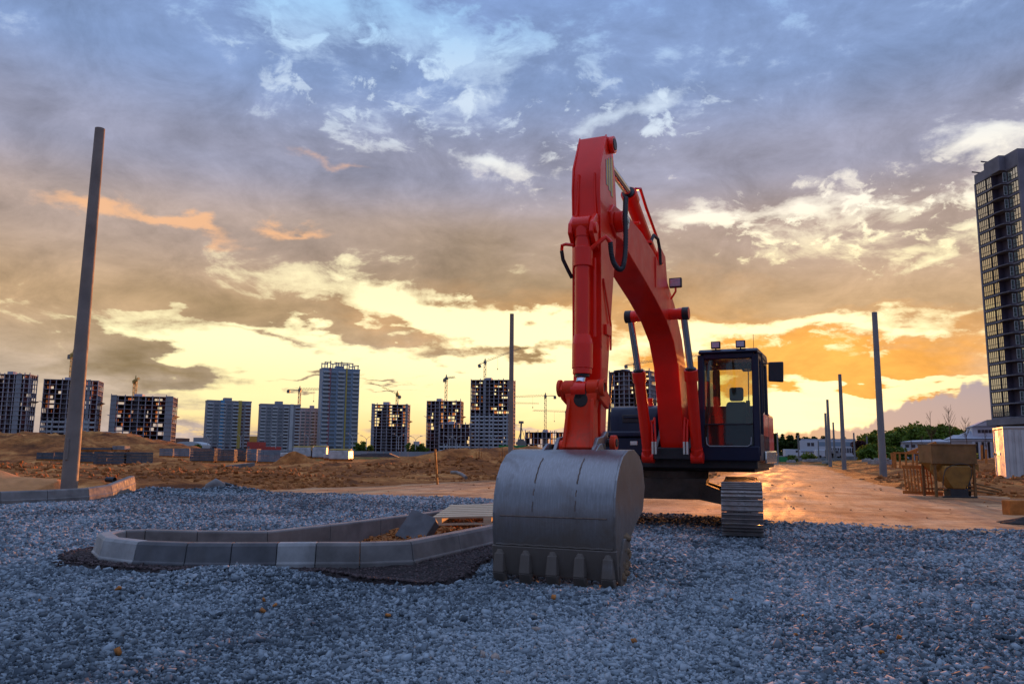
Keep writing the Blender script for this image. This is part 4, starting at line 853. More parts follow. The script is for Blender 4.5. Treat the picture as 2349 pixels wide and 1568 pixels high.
# ------------------------------------------------------------------ small things on the raw earth
pbr('raw_wood', lin(176,108,52), .8, 0, .3, 6, .3, 30, .004, spec=.25)
def lying_pipe(pts, r, label, name='plastic_pipe', mat='rubber', cat='pipe'):
    w = MB(); w.tube(pts, r, 12); o = w.build(name, MATS[mat], None, 0, 40); return tag(o, label, cat)
p = at(245,1099,d=25.5); q = at(263,1100,d=25.4); w = MB(); w.pipe(p, q, .085, .07); tag(w.build('plastic_pipe', MATS['rubber'], None, 0, 40), 'short black plastic pipe offcut on brown earth behind the left kerb', 'pipe')
lying_pipe([at(468,1120,d=25),at(480,1112,d=25.1),at(495,1108,d=25.2),at(515,1109,d=25),at(538,1115,d=24.8)], .055, 'bent dark hose lying over a stone at the gravel edge left of centre')
w = MB(); c = at(490,1122,d=24.8); rs3 = np.random.RandomState(3)
w.tube([c + Vector((-.3,0,-.12)), c + Vector((-.15,0,.02)), c + Vector((.05,.05,.12)), c + Vector((.22,0,.06)), c + Vector((.32,0,-.1))], .1, 9, radii=[.08,.17,.22,.18,.08]); tag(w.build('boulder', MATS['kerb_mid'], None, 0, 60), 'grey lump of stone under the bent dark hose', 'boulder')
lying_pipe([at(1036,1083,d=33),at(1048,1083,d=32.6),at(1060,1088,d=32),at(1069,1095,d=31.4)], .07, 'grey curved pipe piece on earth right of the leaning wooden stake', 'curved_pipe', 'kerb_mid')
a, b_ = at(1004,1103,d=31), at(998,1030,d=31); w = MB(); w.beam(a - Vector((0,0,.2)), b_, .14, .07); tag(w.build('wooden_stake', MATS['raw_wood'], None, .004), 'thick leaning wooden stake standing in the earth left of the bucket', 'stake')
def stake_trio(px, pb, pt, d, label, tree=True):
    e = empty('staked_sapling', label, 'sapling', at(px, pb, d=d), 0); H = at(px, pt, d=d).z - e.location.z
    for k in (-1, 0, 1):
        w = MB(); w.cyl((k*.16*d/48,(.12 if k == 0 else -.05),-.3), (k*.16*d/48,(.12 if k == 0 else -.05),H), .022*d/48, n=6); w.build('stake', MATS['raw_wood'], e, 0)
    if tree:
        w = MB(); w.tube([(.05,0,-.2),(.06,0,H*.8),(.0,.02,H*1.6),(.05,0,H*2.4)], .018, 6, True, .006); w.build('trunk', MATS['bark'], e, 0)
    return e
pbr('bark', lin(86,66,54), .9, 0, .3, 6, .3, 30, .005, spec=.2)
stake_trio(1098, 1070, 1036, 60, 'thin sapling held by three stakes beside the asphalt strip, left of the centre pole')
stake_trio(1151, 1071, 1036, 58, 'thin sapling held by three stakes right at the left edge of the bucket')
# sand pile at the left edge
pbr('pale_sand', lin(190,132,84), .95, 0, .2, 3, .4, 20, .02, spec=.15)
xs = np.linspace(-17.5,-10.4,90); ys = np.linspace(18.6,25,70); X_, Y_ = np.meshgrid(xs, ys)
hz = .85*np.maximum(0, 1 - np.hypot((X_+14.4)/2.5, (Y_-21.2)/2.0)) ; hz = np.where(hz > 0, hz + .05*fbm(X_*2,Y_*2,4,8), -.3) + .10
hz = hz + .35*np.maximum(0, 1 - np.hypot((X_+11.9)/1.2, (Y_-21.5)/1.1))
tag(grid_mesh('sand_pile', np.stack([X_,Y_,hz],-1), MATS['pale_sand'], hz > -.15), 'smooth pile of pale sand at the left edge behind the kerb', 'sand', kind='stuff')
# ------------------------------------------------------------------ stacks of paving blocks
pbr('paver_dark', (.085,.088,.10,1), .85, 0, .25, 2, .3, 20, .01); pbr('paver_blue', (.17,.19,.22,1), .8, 0, .25, 2, .3, 20, .01)
pbr('film_wrap', (.42,.41,.40,1), .35, 0, .3, 3, .6, 8, .03, .3); pbr('yellow_board', lin(196,180,110), .7, 0, .25, 3)
GS = 'stacks of paving blocks on the raw earth'
def paver_stack(pl, pr, pt, pb, d, mat, label, rows=3, rz=0.0, dep=1.1, wrap=False, boards=False):
    a = at(pl, pb, d=d); b_ = at(pr, pb, d=d); t0 = at((pl+pr)/2, pt, d=d); w_ = b_.x - a.x; H = t0.z - a.z
    e = empty('paver_stack', label, 'paving stack', ((a.x+b_.x)/2, d, a.z), rz, GS)
    w = MB(); n = max(1, int(w_/1.2))
    for k in range(3): w.box((-w_/2,-dep/2+k*(dep-.1)/2,0), (w_/2,-dep/2+k*(dep-.1)/2+.1,.10))
    w.box((-w_/2-.02,-dep/2-.02,.1005), (w_/2+.02,dep/2+.02,.125)); w.build('pallet', MATS['raw_wood'], e)
    ny = rows; nx = max(3, int(w_/.34)); hh = (H-.13)/ny
    for j in range(ny):
        w = MB(); ox = rnd.uniform(-.02,.02)
        for i in range(nx):
            x0_ = -w_/2 + i*w_/nx + ox
            w.box((x0_+.006,-dep/2 + rnd.uniform(0,.02),.13+j*hh+.006), (x0_+w_/nx-.006,dep/2,.13+(j+1)*hh-.012))
        w.build('block_layer', MATS[mat], e)
    if wrap:
        w = MB(); w.hexa([(-w_/2-.03,-dep/2-.03,.14),(w_/2+.03,-dep/2-.03,.14),(w_/2+.03,dep/2+.03,.14),(-w_/2-.03,dep/2+.03,.14),(-w_/2-.02,-dep/2-.02,H+.03),(w_/2+.02,-dep/2-.02,H+.02),(w_/2+.01,dep/2+.02,H+.05),(-w_/2-.02,dep/2+.02,H+.03)]); w.build('plastic_wrap', MATS['film_wrap'], e, .04)
    if boards:
        for k in range(3): w = MB(); w.box((-w_/2-.1,-dep/2+k*.4,H+.06+.03*k), (w_/2+.15-.1*k,-dep/2+k*.4+.3,H+.1+.03*k)); w.build('board', MATS['yellow_board'], e)
    return e
for a in ((92,131,1037,1056,64,'paver_dark','leftmost low stack of dark paving blocks, left of the tall concrete pole',2),
          (133,181,1036,1057,62,'paver_dark','dark block stack partly hidden behind the tall concrete pole',2),
          (183,220,1036,1062,60,'paver_dark','dark block stack just right of the tall concrete pole',3),
          (221,250,1035,1068,57,'paver_dark','tallest dark stack right of the tall pole, with a wooden pallet showing under it',4,.12),
          (253,293,1036,1068,56,'paver_dark','dark stack of four layers second right of the tall pole stack',4,-.06),
          (296,342,1036,1066,56,'paver_dark','broad dark stack with pale strap lines at the right end of the near left row',4,.05),
          (186,262,1026,1034,74,'paver_dark','long flat dark stack behind the near left row',1),
          (264,292,1022,1034,74,'paver_blue','small grey heap of blocks behind the near left row',3),
          (371,402,1028,1048,70,'paver_blue','grey-blue stack standing alone left of the middle rows',4),
          (404,438,1028,1049,68,'paver_blue','grey-blue stack left of the darkest middle stack',4,.1),
          (441,499,1027,1060,62,'paver_dark','darkest wide stack in the middle rows below the block with the yellow stripe',8,-.1),
          (503,540,1030,1060,61,'paver_dark','dark narrow stack right of the darkest wide stack',8,.08),
          (543,569,1028,1059,63,'paver_dark','dark stack of fine layers next to the blue-grey ones',8),
          (571,593,1029,1060,62,'paver_blue','narrow blue-grey stack left of the widest blue-grey one',5),
          (595,646,1031,1062,60,'paver_blue','widest blue-grey stack, left of the earth heap',6,.05),
          (330,369,1029,1035,80,'film_wrap','low stack covered with pale blue-white sheeting behind the gap in the left rows',1)):
    paver_stack(*a)
paver_stack(648,676,1039,1051,60,'paver_blue','low stack under white film just left of the earth heap',2,0,1.1,True)
paver_stack(676,716,1027,1050,64,'paver_blue','tall stack in clear film behind the earth heap',4,0,1.1,True,True)
paver_stack(719,749,1026,1052,64,'paver_blue','film-wrapped stack with yellow boards on top right of the earth heap',4,.1,1.1,True,True)
paver_stack(747,770,1042,1055,57,'film_wrap','small pale stack in front of the film-wrapped ones',2,0,1.1,True)
paver_stack(760,804,1034,1057,56,'film_wrap','rightmost pale film-wrapped stack standing on a yellow pallet',3,-.1,1.1,True,True)
# flat pile of dark sheets, block pieces on the asphalt strip
w = MB(); c = at(845,1047,d=75)
for k in range(6): w.cbox((c.x+.2*k, c.y, c.z+.06*k), (5.6-.7*k, 1.2, .05))
tag(w.build('sheet_pile', MATS['asphalt'], None), 'low pile of dark flat sheets right of the film-wrapped stacks', 'sheet pile')
for px, lb in ((1121,'small pale block on the path left of the staked saplings'),(1131,'small pale block between the other pale block and the saplings')):
    g = MB(); p = at(px,1066,d=66); g.cbox(p + Vector((0,0,.1)), (.3,.25,.3)); tag(g.build('stone_block', MATS['kerb_light'], None, .01), lb, 'block')
# raised kerb strip beyond the berm
w = MB(); a = at(466,1083,d=44); b_ = at(582,1070,d=47); w.beam(a + Vector((0,0,.06)), b_ + Vector((0,0,.1)), .2, .3); tag(w.build('concrete_beam', MATS['kerb_mid'], None, .01), 'long grey concrete beam lying before the middle stacks', 'beam')
# ------------------------------------------------------------------ mortar hopper with mixing bucket, and wooden rack
pbr('rusty_steel', lin(128,92,52), .75, .2, .35, 2.5, .4, 18, .01, 0, (.13,.055,.03,1), .5, 2.5)
pbr('ochre_steel', lin(150,104,36), .65, .1, .35, 2, .3, 14, .01, 0, (.10,.045,.02,1), .55, 2.2)
HP = empty('mortar_hopper', 'rusty steel mortar trough on four legs with a bucket-shaped chute under it', 'hopper', (13.5, 24.9, .02), R(-6))
w = MB(); xw, yw = .64, .5
for s in (1,-1):
    w.box((-xw,s*yw-.01,1.03), (xw,s*yw+.01,1.56)); w.box((s*xw-.01,-yw,1.03), (s*xw+.01,yw,1.56))
    w.box((-xw-.03,s*yw-.03,1.56), (xw+.03,s*yw+.03,1.60)); w.box((-xw-.03,s*yw-.03,1.0), (xw+.03,s*yw+.03,1.03))
w.build('trough', MATS['rusty_steel'], HP, .006)
w = MB(); w.hexa([(-.22,-.2,.45),(.22,-.2,.45),(.22,.2,.45),(-.22,.2,.45),(-xw+.03,-yw+.03,1.02),(xw-.03,-yw+.03,1.02),(xw-.03,yw-.03,1.02),(-xw+.03,yw-.03,1.02)]); w.build('funnel', MATS['ochre_steel'], HP, .01)
for a in (1,-1):
    for b_ in (1,-1): w = MB(); w.box((a*(xw-.08)-.035,b_*(yw-.05)-.035,0), (a*(xw-.08)+.035,b_*(yw-.05)+.035,1.0)); w.build('leg', MATS['rusty_steel'], HP, .004)
    w = MB(); w.beam((-(xw-.12),a*(yw-.05),.22), (xw-.12,a*(yw-.05),.22), .04, .05); w.build('brace', MATS['rusty_steel'], HP)
for a in (1,-1):
    w = MB(); w.side([(a*.70,.99),(a*.70,.78),(a*.45,.99)], -yw+.03, -yw+.045); w.build('gusset', MATS['ochre_steel'], HP)
BKT = empty('mortar_bucket', 'ochre crane bucket with round belly standing inside the legs of the mortar trough', 'bucket', (13.45, 24.45, .02), R(-4))
w = MB(); pr = [(-.36,.94),(-.42,.80),(-.40,.62),(-.30,.42),(-.18,.26),(.18,.26),(.30,.42),(.40,.62),(.42,.80),(.36,.94)]
w.prism(pr, lambda a,b: (a,-.26,b), lambda a,b: (a,.22,b)); w.build('bucket_body', MATS['ochre_steel'], BKT, .03, 40)
w = MB(); w.tube(spline([(-.50,-.30,.30),(-.46,-.30,.62),(-.34,-.30,.88),(0,-.30,1.0),(.26,-.30,.98),(.36,-.30,.86),(.34,-.29,.62),(.22,-.28,.3)], 6), .012, 6); w.build('bail', MATS['black_steel'], BKT)
w = MB(); w.box((-.26,-.24,.03), (.26,.20,.26)); w.box((-.5,-.28,.0),(.5,-.2,.05)); w.build('foot_frame', MATS['black_steel'], BKT, .01)
RK = empty('slatted_rack', 'orange-brown wooden slatted frame leaning behind the left leg of the trough', 'wooden rack', (12.98, 25.6, .05), R(-22))
for z in (.86,.06): w = MB(); w.beam((-.52,0,z), (.62,0,z-.03), .05, .11); w.build('rail', MATS['raw_wood'], RK, .004)
for k in range(10): w = MB(); w.beam((-.42+k*.093,-.03,.08), (-.46+k*.093,-.06+.02*(k%2),.84), .045, .022, (0,1,0)); w.build('slat', MATS['raw_wood'], RK, .002)
w = MB(); w.pipe((14.0,25.2,.3),(14.25,25.1,.3),.34,.24,22); tag(w.build('tyre', MATS['rubber'], None, .02, 40), 'old black tyre lying beside the right legs of the mortar trough', 'tyre')
for k in range(3): lying_pipe([(13.9+.1*k,24.9-.1*k,.25+.1*k),(14.8+.1*k,24.7,.12+.06*k)], .025, ['lowest','middle','topmost'][k] + ' of three bars sticking out right of the mortar trough', 'steel_bar', 'rusty_steel', 'bar')
# ------------------------------------------------------------------ site container at the right
pbr('white_sheet', (.50,.50,.50,1), .55, 0, .15, 1.5, .1, 20, .004, 0, (.20,.13,.09,1), .3, 1.2)
CN = empty('site_container', 'white corrugated steel site container at the right edge, doors lit orange by the sun', 'container', (21.55, 35.0, .16), R(68))
# local +x runs back along the lit end, local -y is ... the long side runs to the right of the picture
def cont():
    w = MB(); H = 2.42; W = 2.35; Ln = 5.5
    w.box((0.02,-Ln,.1), (W-.02,-.02,H-.08)); o = w.build('container_body', MATS['white_sheet'], CN, .01)
    w = MB()
    for k in range(22): w.box((-.02,-Ln+.1+k*.245,.2), (.018,-Ln+.1+k*.245+.12,H-.16))
    w.build('corrugated_side', MATS['white_sheet'], CN)
    w = MB(); w.box((-.04,-Ln,H-.08), (W+.04,.05,H)); w.build('roof', MATS['white_sheet'], CN, .01)
    for (xx) in (0.02, W-.06): w = MB(); w.box((xx,-.019,.1), (xx+.06,.05,H-.08)); w.build('corner_post', MATS['white_sheet'], CN)
    w = MB()
    for k in range(6): w.box((.12+k*.19,-.019,.15), (.12+k*.19+.10,.04,H-.12))
    w.build('corrugated_door', MATS['white_sheet'], CN, .012)
    w = MB(); w.box((1.28,-.019,.15), (2.28,.03,H-.12)); D = w.build('door', MATS['white_sheet'], CN, .008)
    w = MB(); w.box((1.1,.031,1.18), (2.3,.055,1.30)); w.build('door_bar', MATS['grey_paint'], D)
    w = MB(); w.box((1.72,.031,1.72), (1.86,.036,1.84)); w.build('door_plate', MATS['black_steel'], D)
    w = MB(); w.box((2.26,.0,1.18),(2.36,.1,1.3)); w.build('lock', MATS['rusty_steel'], D, .01)
cont()
w = MB()
for k in range(12): p = Vector((21.2 + rnd.uniform(-.3,1.6), 34.5 + rnd.uniform(-.3,.4), .15 + rnd.uniform(0,.12))); w.cbox(p, (.28,.14,.1), rnd.uniform(0,3))
pbr('red_brick', lin(130,48,34), .9, 0, .3, 4)
tag(w.build('brick_heap', MATS['red_brick'], None, .01), 'small heap of dark red bricks at the foot of the container doors', 'bricks', kind='stuff')
g = MB(); g.cbox(at(2345,1166,d=17.2), (.75,.25,.36), .1); tag(g.build('orange_kerbstone', MATS['raw_wood'], None, .02), 'orange-brown block at the right edge above the dark heap', 'block')
xs = np.linspace(8.3,12.5,70); ys = np.linspace(13.2,16.4,50); X_, Y_ = np.meshgrid(xs, ys); hz = .30*np.maximum(0, 1 - np.hypot((X_-10.5)/1.7, (Y_-14.9)/.9)) + .05*fbm(X_*4,Y_*4,4,8); hz = np.where(hz > .03, hz, -.2)
tag(grid_mesh('asphalt_heap', np.stack([X_,Y_,hz],-1), MATS['dark_soil'], hz > -.15), 'heap of black asphalt crumbs at the right edge of the gravel', 'asphalt', kind='stuff')
# ------------------------------------------------------------------ towers of the new district
pbr('frame_concrete', (.34,.32,.36,1), .85, 0, .3, .12, .2, 2, .02); pbr('pale_panel', (.40,.43,.46,1), .8, 0, .2, .1, 0)
pbr('grey_panel', (.24,.25,.28,1), .8, 0, .2, .1, 0); pbr('dark_infill', (.24,.10,.12,1), .9, 0, .4, .15, 0); pbr('blue_panel', (.20,.27,.36,1), .7, 0, .15, .1, 0)
pbr('cyan_stripe', (.10,.30,.50,1), .7); pbr('ochre_stripe', (.42,.33,.08,1), .7); pbr('red_hoarding', (.40,.05,.04,1), .8); pbr('green_hoarding', (.03,.22,.07,1), .8)
pbr('crane_steel', (.42,.28,.07,1), .6, 0, .2, .5); pbr('crane_grey', (.16,.15,.14,1), .6, 0, .2, .5); pbr('far_brick', (.20,.10,.07,1), .9)
m, b = newmat('window_glass'); b.inputs['Base Color'].default_value = (.04,.05,.06,1); b.inputs['Roughness'].default_value = .06; b.inputs['Specular IOR Level'].default_value = 1.0
m, b = newmat('mirror_glass'); t, L, nd, nz, rp, mx, mp, bump = nt_tools(m)
b.inputs['Base Color'].default_value = (.88,.88,.70,1); b.inputs['Metallic'].default_value = .9; b.inputs['Roughness'].default_value = .07
L.new(bump(nz(nd('ShaderNodeTexCoord').outputs['Object'], .8, 2), .10, .03), b.inputs['Normal'])
def place(pl, pr, pt, d):
    a = at(pl, 1030, d=d); b_ = at(pr, 1030, d=d); return (a.x+b_.x)/2, b_.x - a.x, at((pl+pr)/2, pt, d=d).z
def frame_tower(label, pl, pr, pt, d, floors, bays, rz, seed, deep=.55, solid=(), clad=0.0, cladmat='pale_panel', side_open=3, top_open=6, cols=None, net=True, extra=None):
    x, w_, H = place(pl, pr, pt, d); rr_ = random.Random(seed); c, s = math.cos(R(abs(rz))), math.sin(R(abs(rz)))
    W = w_/(c + deep*s); D = W*deep; fh = H/floors
    az_ = math.atan2(x, d); W *= math.cos(az_); D *= math.cos(az_)
    e = empty('unfinished_tower', label, 'tower block', (x*(1+8/d), d + 8, 0), R(-rz) - az_)
    fr = MB()
    for k in range(floors+1): fr.box((-W/2-.35,-D/2-.35,k*fh-.28), (W/2+.35,D/2+.35,k*fh))
    for i in range(bays+1):
        xx = -W/2 + W*i/bays
        for yy in (-D/2, D/2-.5): fr.box((xx-.3,yy,0), (xx+.3,yy+.5,H + (rr_.random() < .5)*rr_.uniform(.6,1.8)))
    nb = max(3, int(bays*deep)+1)
    for i in range(1, nb):
        yy = -D/2 + D*i/nb
        for xx in (-W/2, W/2-.5): fr.box((xx,yy-.3,0), (xx+.5,yy+.3,H))
    fr.build('concrete_frame', MATS['frame_concrete'], e)
    for (a, b_) in solid: co = MB(); co.box((-W/2+W*a,-D/2-.05,0), (-W/2+W*b_,-D/2+.6,H+.5)); co.build('shear_wall', MATS['grey_panel'], e)
    i0 = int(bays*.35); g = MB(); g.box((-W/2+W*i0/bays,-D*.2,0), (-W/2+W*(i0+1.2)/bays,D*.25,H+2.2)); g.build('lift_core', MATS['frame_concrete'], e)
    g = MB()
    for k in range(floors):
        z0, z1 = k*fh, (k+1)*fh-.28
        for i in range(bays):
            xa, xb = -W/2 + W*i/bays, -W/2 + W*(i+1)/bays
            if k >= floors - top_open: pb = .62 if i % 3 else .15
            else: pb = 1.0 if (i % 4 != 2) else .72
            if rr_.random() < pb: g.box((xa+.3, D/2-.30,z0), (xb-.3, D/2-.1,z1))
            if rr_.random() < pb: g.box((xa+.3, 0,z0), (xb-.3 - rr_.random()*1.2, .2,z1))
            if rr_.random() < .6: g.box((xa-.1,-D/2+.6,z0), (xa+.1,D/2-.5,z1))
    g.build('partition_walls', MATS['dark_infill'], e)
    if clad:
        g = MB(); bw_ = W/bays; g.box((.3,-.35,0),(bw_-.3,-.15,fh*.36)); g2 = MB(); g2._add([(xx,yy,zz) for yy in (-.25,-.05) for xx, zz in ((.3,0),(bw_-.3,0),(bw_-.3,fh-.29),(bw_-.9,fh-.29),(bw_-.9,fh*.42),(.9,fh*.42),(.9,fh-.29),(.3,fh-.29))], [tuple(range(7,-1,-1)), tuple(range(8,16))] + [(q_,(q_+1)%8,(q_+1)%8+8,q_+8) for q_ in range(8)])
        A_o = B_o = None; cnt = 0
        for k in range(int(floors*clad)):
            for i in range(bays):
                cnt += 1
                if cnt > 98: break
                if i % 3 == 1:
                    if B_o is None: o = B_o = g2.build('facade_panel', MATS['pale_panel'], e)
                    else: o = B_o.copy(); COL.objects.link(o); o.parent = e
                else:
                    if A_o is None: o = A_o = g.build('parapet_panel', MATS[cladmat], e)
                    else: o = A_o.copy(); COL.objects.link(o); o.parent = e
                o.location = (-W/2 + bw_*i, -D/2, k*fh)
    if net:
        g = MB(); z = H*(.62 + .1*rr_.random())
        for k, sx_ in ((0,-1),(1,1)):
            g = MB(); g.hexa([(sx_*W/2,-D/2,z),(sx_*W/2,D/2,z),(sx_*(W/2+2.6),D/2,z+1.3),(sx_*(W/2+2.6),-D/2,z+1.3),(sx_*W/2,-D/2,z+.12),(sx_*W/2,D/2,z+.12),(sx_*(W/2+2.6),D/2,z+1.42),(sx_*(W/2+2.6),-D/2,z+1.42)])
            g.build('safety_netting', MATS['frame_concrete'], e)
    return e
frame_tower('half-built concrete tower cut by the left edge of the picture', -30, 73, 857, 560, 17, 7, 24, 1, solid=((.62,.78),), top_open=10)
frame_tower('half-built tower behind the tall left pole, with a crane above it', 88, 228, 871, 600, 15, 9, 12, 2, solid=((.80,.86),), clad=.5)
frame_tower('broad half-built tower right of the tall left pole, pale walls at both ends', 247, 403, 909, 620, 13, 9, 10, 3, solid=((0,.09),(.88,1.0)), top_open=9)
frame_tower('narrow half-built block with a crane, right of the tall finished tower', 850, 939, 927, 620, 16, 7, 8, 4, solid=((0,.08),(.94,1.0)), top_open=7)
frame_tower('half-built tower with a lower wing in front, two right of the tall finished tower', 977, 1062, 919, 640, 15, 8, 10, 5, top_open=8)
frame_tower('low unfinished wing in front of the half-built tower left of the centre pole', 1007, 1081, 972, 610, 8, 7, 6, 6, top_open=1, net=False, clad=.4)
frame_tower('tallest half-built tower just left of the centre pole, panelled on its lower half', 1078, 1182, 871, 640, 20, 9, 8, 7, top_open=9, clad=.6, solid=((.30,.36),), cladmat='pale_panel', net=False)
frame_tower('low half-built block between the centre pole and the excavator arm', 1205, 1325, 991, 640, 4, 12, 4, 8, top_open=4, net=False)
frame_tower('half-built grey tower seen behind the excavator boom', 1398, 1508, 851, 560, 19, 8, 18, 9, top_open=5, clad=.35)
# finished blocks, each window a part
WIN = {}
def finished(label, pl, pr, pt, d, floors, cols, rz, mat, stripes=(), crown=False, deep=.4, seed=1, name='apartment_tower'):
    x, w_, H = place(pl, pr, pt, d); c, s = math.cos(R(abs(rz))), math.sin(R(abs(rz))); W = w_/(c + deep*s); D = W*deep; fh = H/floors
    az_ = math.atan2(x, d); W *= math.cos(az_); D *= math.cos(az_)
    e = empty(name, label, 'tower block', (x*(1+8/d), d + 8, 0), R(-rz) - az_); rr_ = random.Random(seed)
    g = MB(); g.box((-W/2,-D/2,0), (W/2,D/2,H)); g.box((-W*.12,-D*.3,H), (W*.06,D*.3,H+2.6)); g.box((-W/2-.2,-D/2-.2,H-.6), (W/2+.2,D/2+.2,H+.4)); g.build('wall', MATS[mat], e)
    for (a, b_, mm) in stripes: g = MB(); g.box((-W/2+W*a,-D/2-.35,0), (-W/2+W*b_,-D/2-.002,H+.6)); g.build('facade_stripe', MATS[mm], e)
    g = MB(); cw_ = W/cols; g._add([(xx,yy,zz) for xx in (.25,cw_-.25) for yy, zz in ((-1.1,-.12),(-.001,-.12),(-.001,.12),(-1.0,.12),(-1.0,fh*.36),(-1.1,fh*.36))], [(5,4,3,2,1,0),(6,7,8,9,10,11)] + [(q_,(q_+1)%6,(q_+1)%6+6,q_+6) for q_ in range(6)]); B_o = None
    for i in range(0, cols, 2):
        for k in range(1, floors):
            if B_o is None: o = B_o = g.build('balcony', MATS['pale_panel'], e)
            else: o = B_o.copy(); COL.objects.link(o); o.parent = e
            o.location = (-W/2 + cw_*i, -D/2, k*fh)
    wm = MB(); wm.box((-cw_*.34,-.06,.0), (cw_*.34,.02,fh*.56)); first = None
    for i in range(cols):
        for k in range(floors-1):
            if any(a < (i+.5)/cols < b_ for a, b_, _ in stripes): continue
            if first is None: o = wm.build('window', MATS['window_glass'], e); first = o
            else: o = first.copy(); COL.objects.link(o); o.parent = e
            o.location = (-W/2 + cw_*(i+.5), -D/2-.01, k*fh + fh*.38)
    if crown:
        g = MB(); n = 6
        for i in range(n+1):
            xx = -W/2*.9 + W*.9*i/n
            for yy in (-D/2+.2, D/2-.8): g.box((xx-.35,yy,H+.4), (xx+.35,yy+.6,H+5.2 - (i > n-2)*1.5 + (i % 2)*.8))
        for yy in (-D/2+.2, D/2-.8): g.box((-W*.45,yy,H+4.2), (-W*.28,yy+.6,H+5.0)); g.box((-W*.2,yy,H+4.3), (W*.32,yy+.6,H+5.1)); g.box((W*.3,yy,H+2.9),(W*.47,yy+.6,H+3.6))
        g.build('roof_frame', MATS['frame_concrete'], e)
    return e
finished('finished grey block with a blue and a yellow vertical stripe', 464, 572, 919, 600, 15, 7, -8, 'grey_panel', ((.30,.38,'cyan_stripe'),(.70,.78,'ochre_stripe')), seed=2)
finished('finished grey-brown block right of the striped one, nearly the same height', 588, 686, 927, 600, 15, 7, -8, 'grey_panel', ((.74,.82,'pale_panel'),), seed=3)
finished('narrow block half hidden behind the tall finished tower', 684, 742, 936, 640, 14, 5, -6, 'frame_concrete', seed=4)
finished('tallest finished blue-grey tower with an open concrete frame on its roof', 725, 820, 845, 620, 21, 5, -14, 'blue_panel', ((.16,.22,'dark_infill'),(.62,.66,'ochre_stripe')), True, seed=5)
# small far buildings
def low_block(label, pl, pr, pt, d, mat, arch=False, wins=0):
    x, w_, H = place(pl, pr, pt, d); e = empty('low_building', label, 'building', (x, d, 0))
    g = MB()
    if arch:
        g.prism([(-w_/2,0),(w_/2,0),(w_/2,H*.7)] + [(w_/2*math.cos(R(a)), H*.7 + H*.3*math.sin(R(a))) for a in range(15,180,15)] + [(-w_/2,H*.7)], lambda a,b: (a,0,b), lambda a,b: (a,14,b))
    else: g.box((-w_/2,0,0), (w_/2,14,H))
    g.build('wall', MATS[mat], e)
    for k in range(wins):
        g = MB(); xx = -w_/2 + w_*(k+.5)/wins; g.box((xx-w_/wins*.28,-.1,H*.42), (xx+w_/wins*.28,-.01,H*.62)); g.build('window', MATS['window_glass'], e)
    return e
low_block('small pale building between the first two groups of left towers', 221, 246, 989, 500, 'pale_panel', False, 4)
low_block('long white hall with an arched roof left of the striped block', 396, 462, 1012, 480, 'pale_panel', True, 8)
low_block('small brick-brown house on the skyline left of the arched hall', 401, 415, 1004, 560, 'far_brick', False, 2)
low_block('grey box on the skyline just left of the striped block', 442, 463, 1003, 560, 'grey_panel', False, 3)
low_block('yellowish building between the striped block and its neighbour', 568, 592, 1000, 640, 'ochre_stripe', False, 3)
low_block('dark red low building between the two finished grey blocks', 566, 594, 1013, 520, 'red_hoarding', False, 3)
low_block('pale distant block on the skyline above the trees left of the centre towers', 948, 962, 1012, 900, 'pale_panel', False, 2)
low_block('small grey hut roofed flat beside the low half-built block', 1187, 1204, 1010, 600, 'grey_panel', False, 2)
def hoarding(label, pl, pr, pt, d, mat):
    x, w_, H = place(pl, pr, pt, d); g = MB(); n = max(4, int(w_/2.5))
    for k in range(n): g.box((x-w_/2+w_*k/n+.03, d-.03*(k%2), 0), (x-w_/2+w_*(k+1)/n-.03, d+.08, H))
    tag(g.build('hoarding', MATS[mat], None), label, 'fence')
hoarding('red hoarding at the foot of the block with the yellow stripe', 572, 600, 1022, 420, 'red_hoarding')
hoarding('long red site hoarding under the finished grey blocks', 601, 645, 1024, 420, 'red_hoarding')
hoarding('green hoarding strip behind the centre pole', 1144, 1212, 1021, 300, 'green_hoarding')
hoarding('red panel fence at the foot of the trees right of the tall finished tower', 824, 846, 1026, 420, 'red_hoarding')
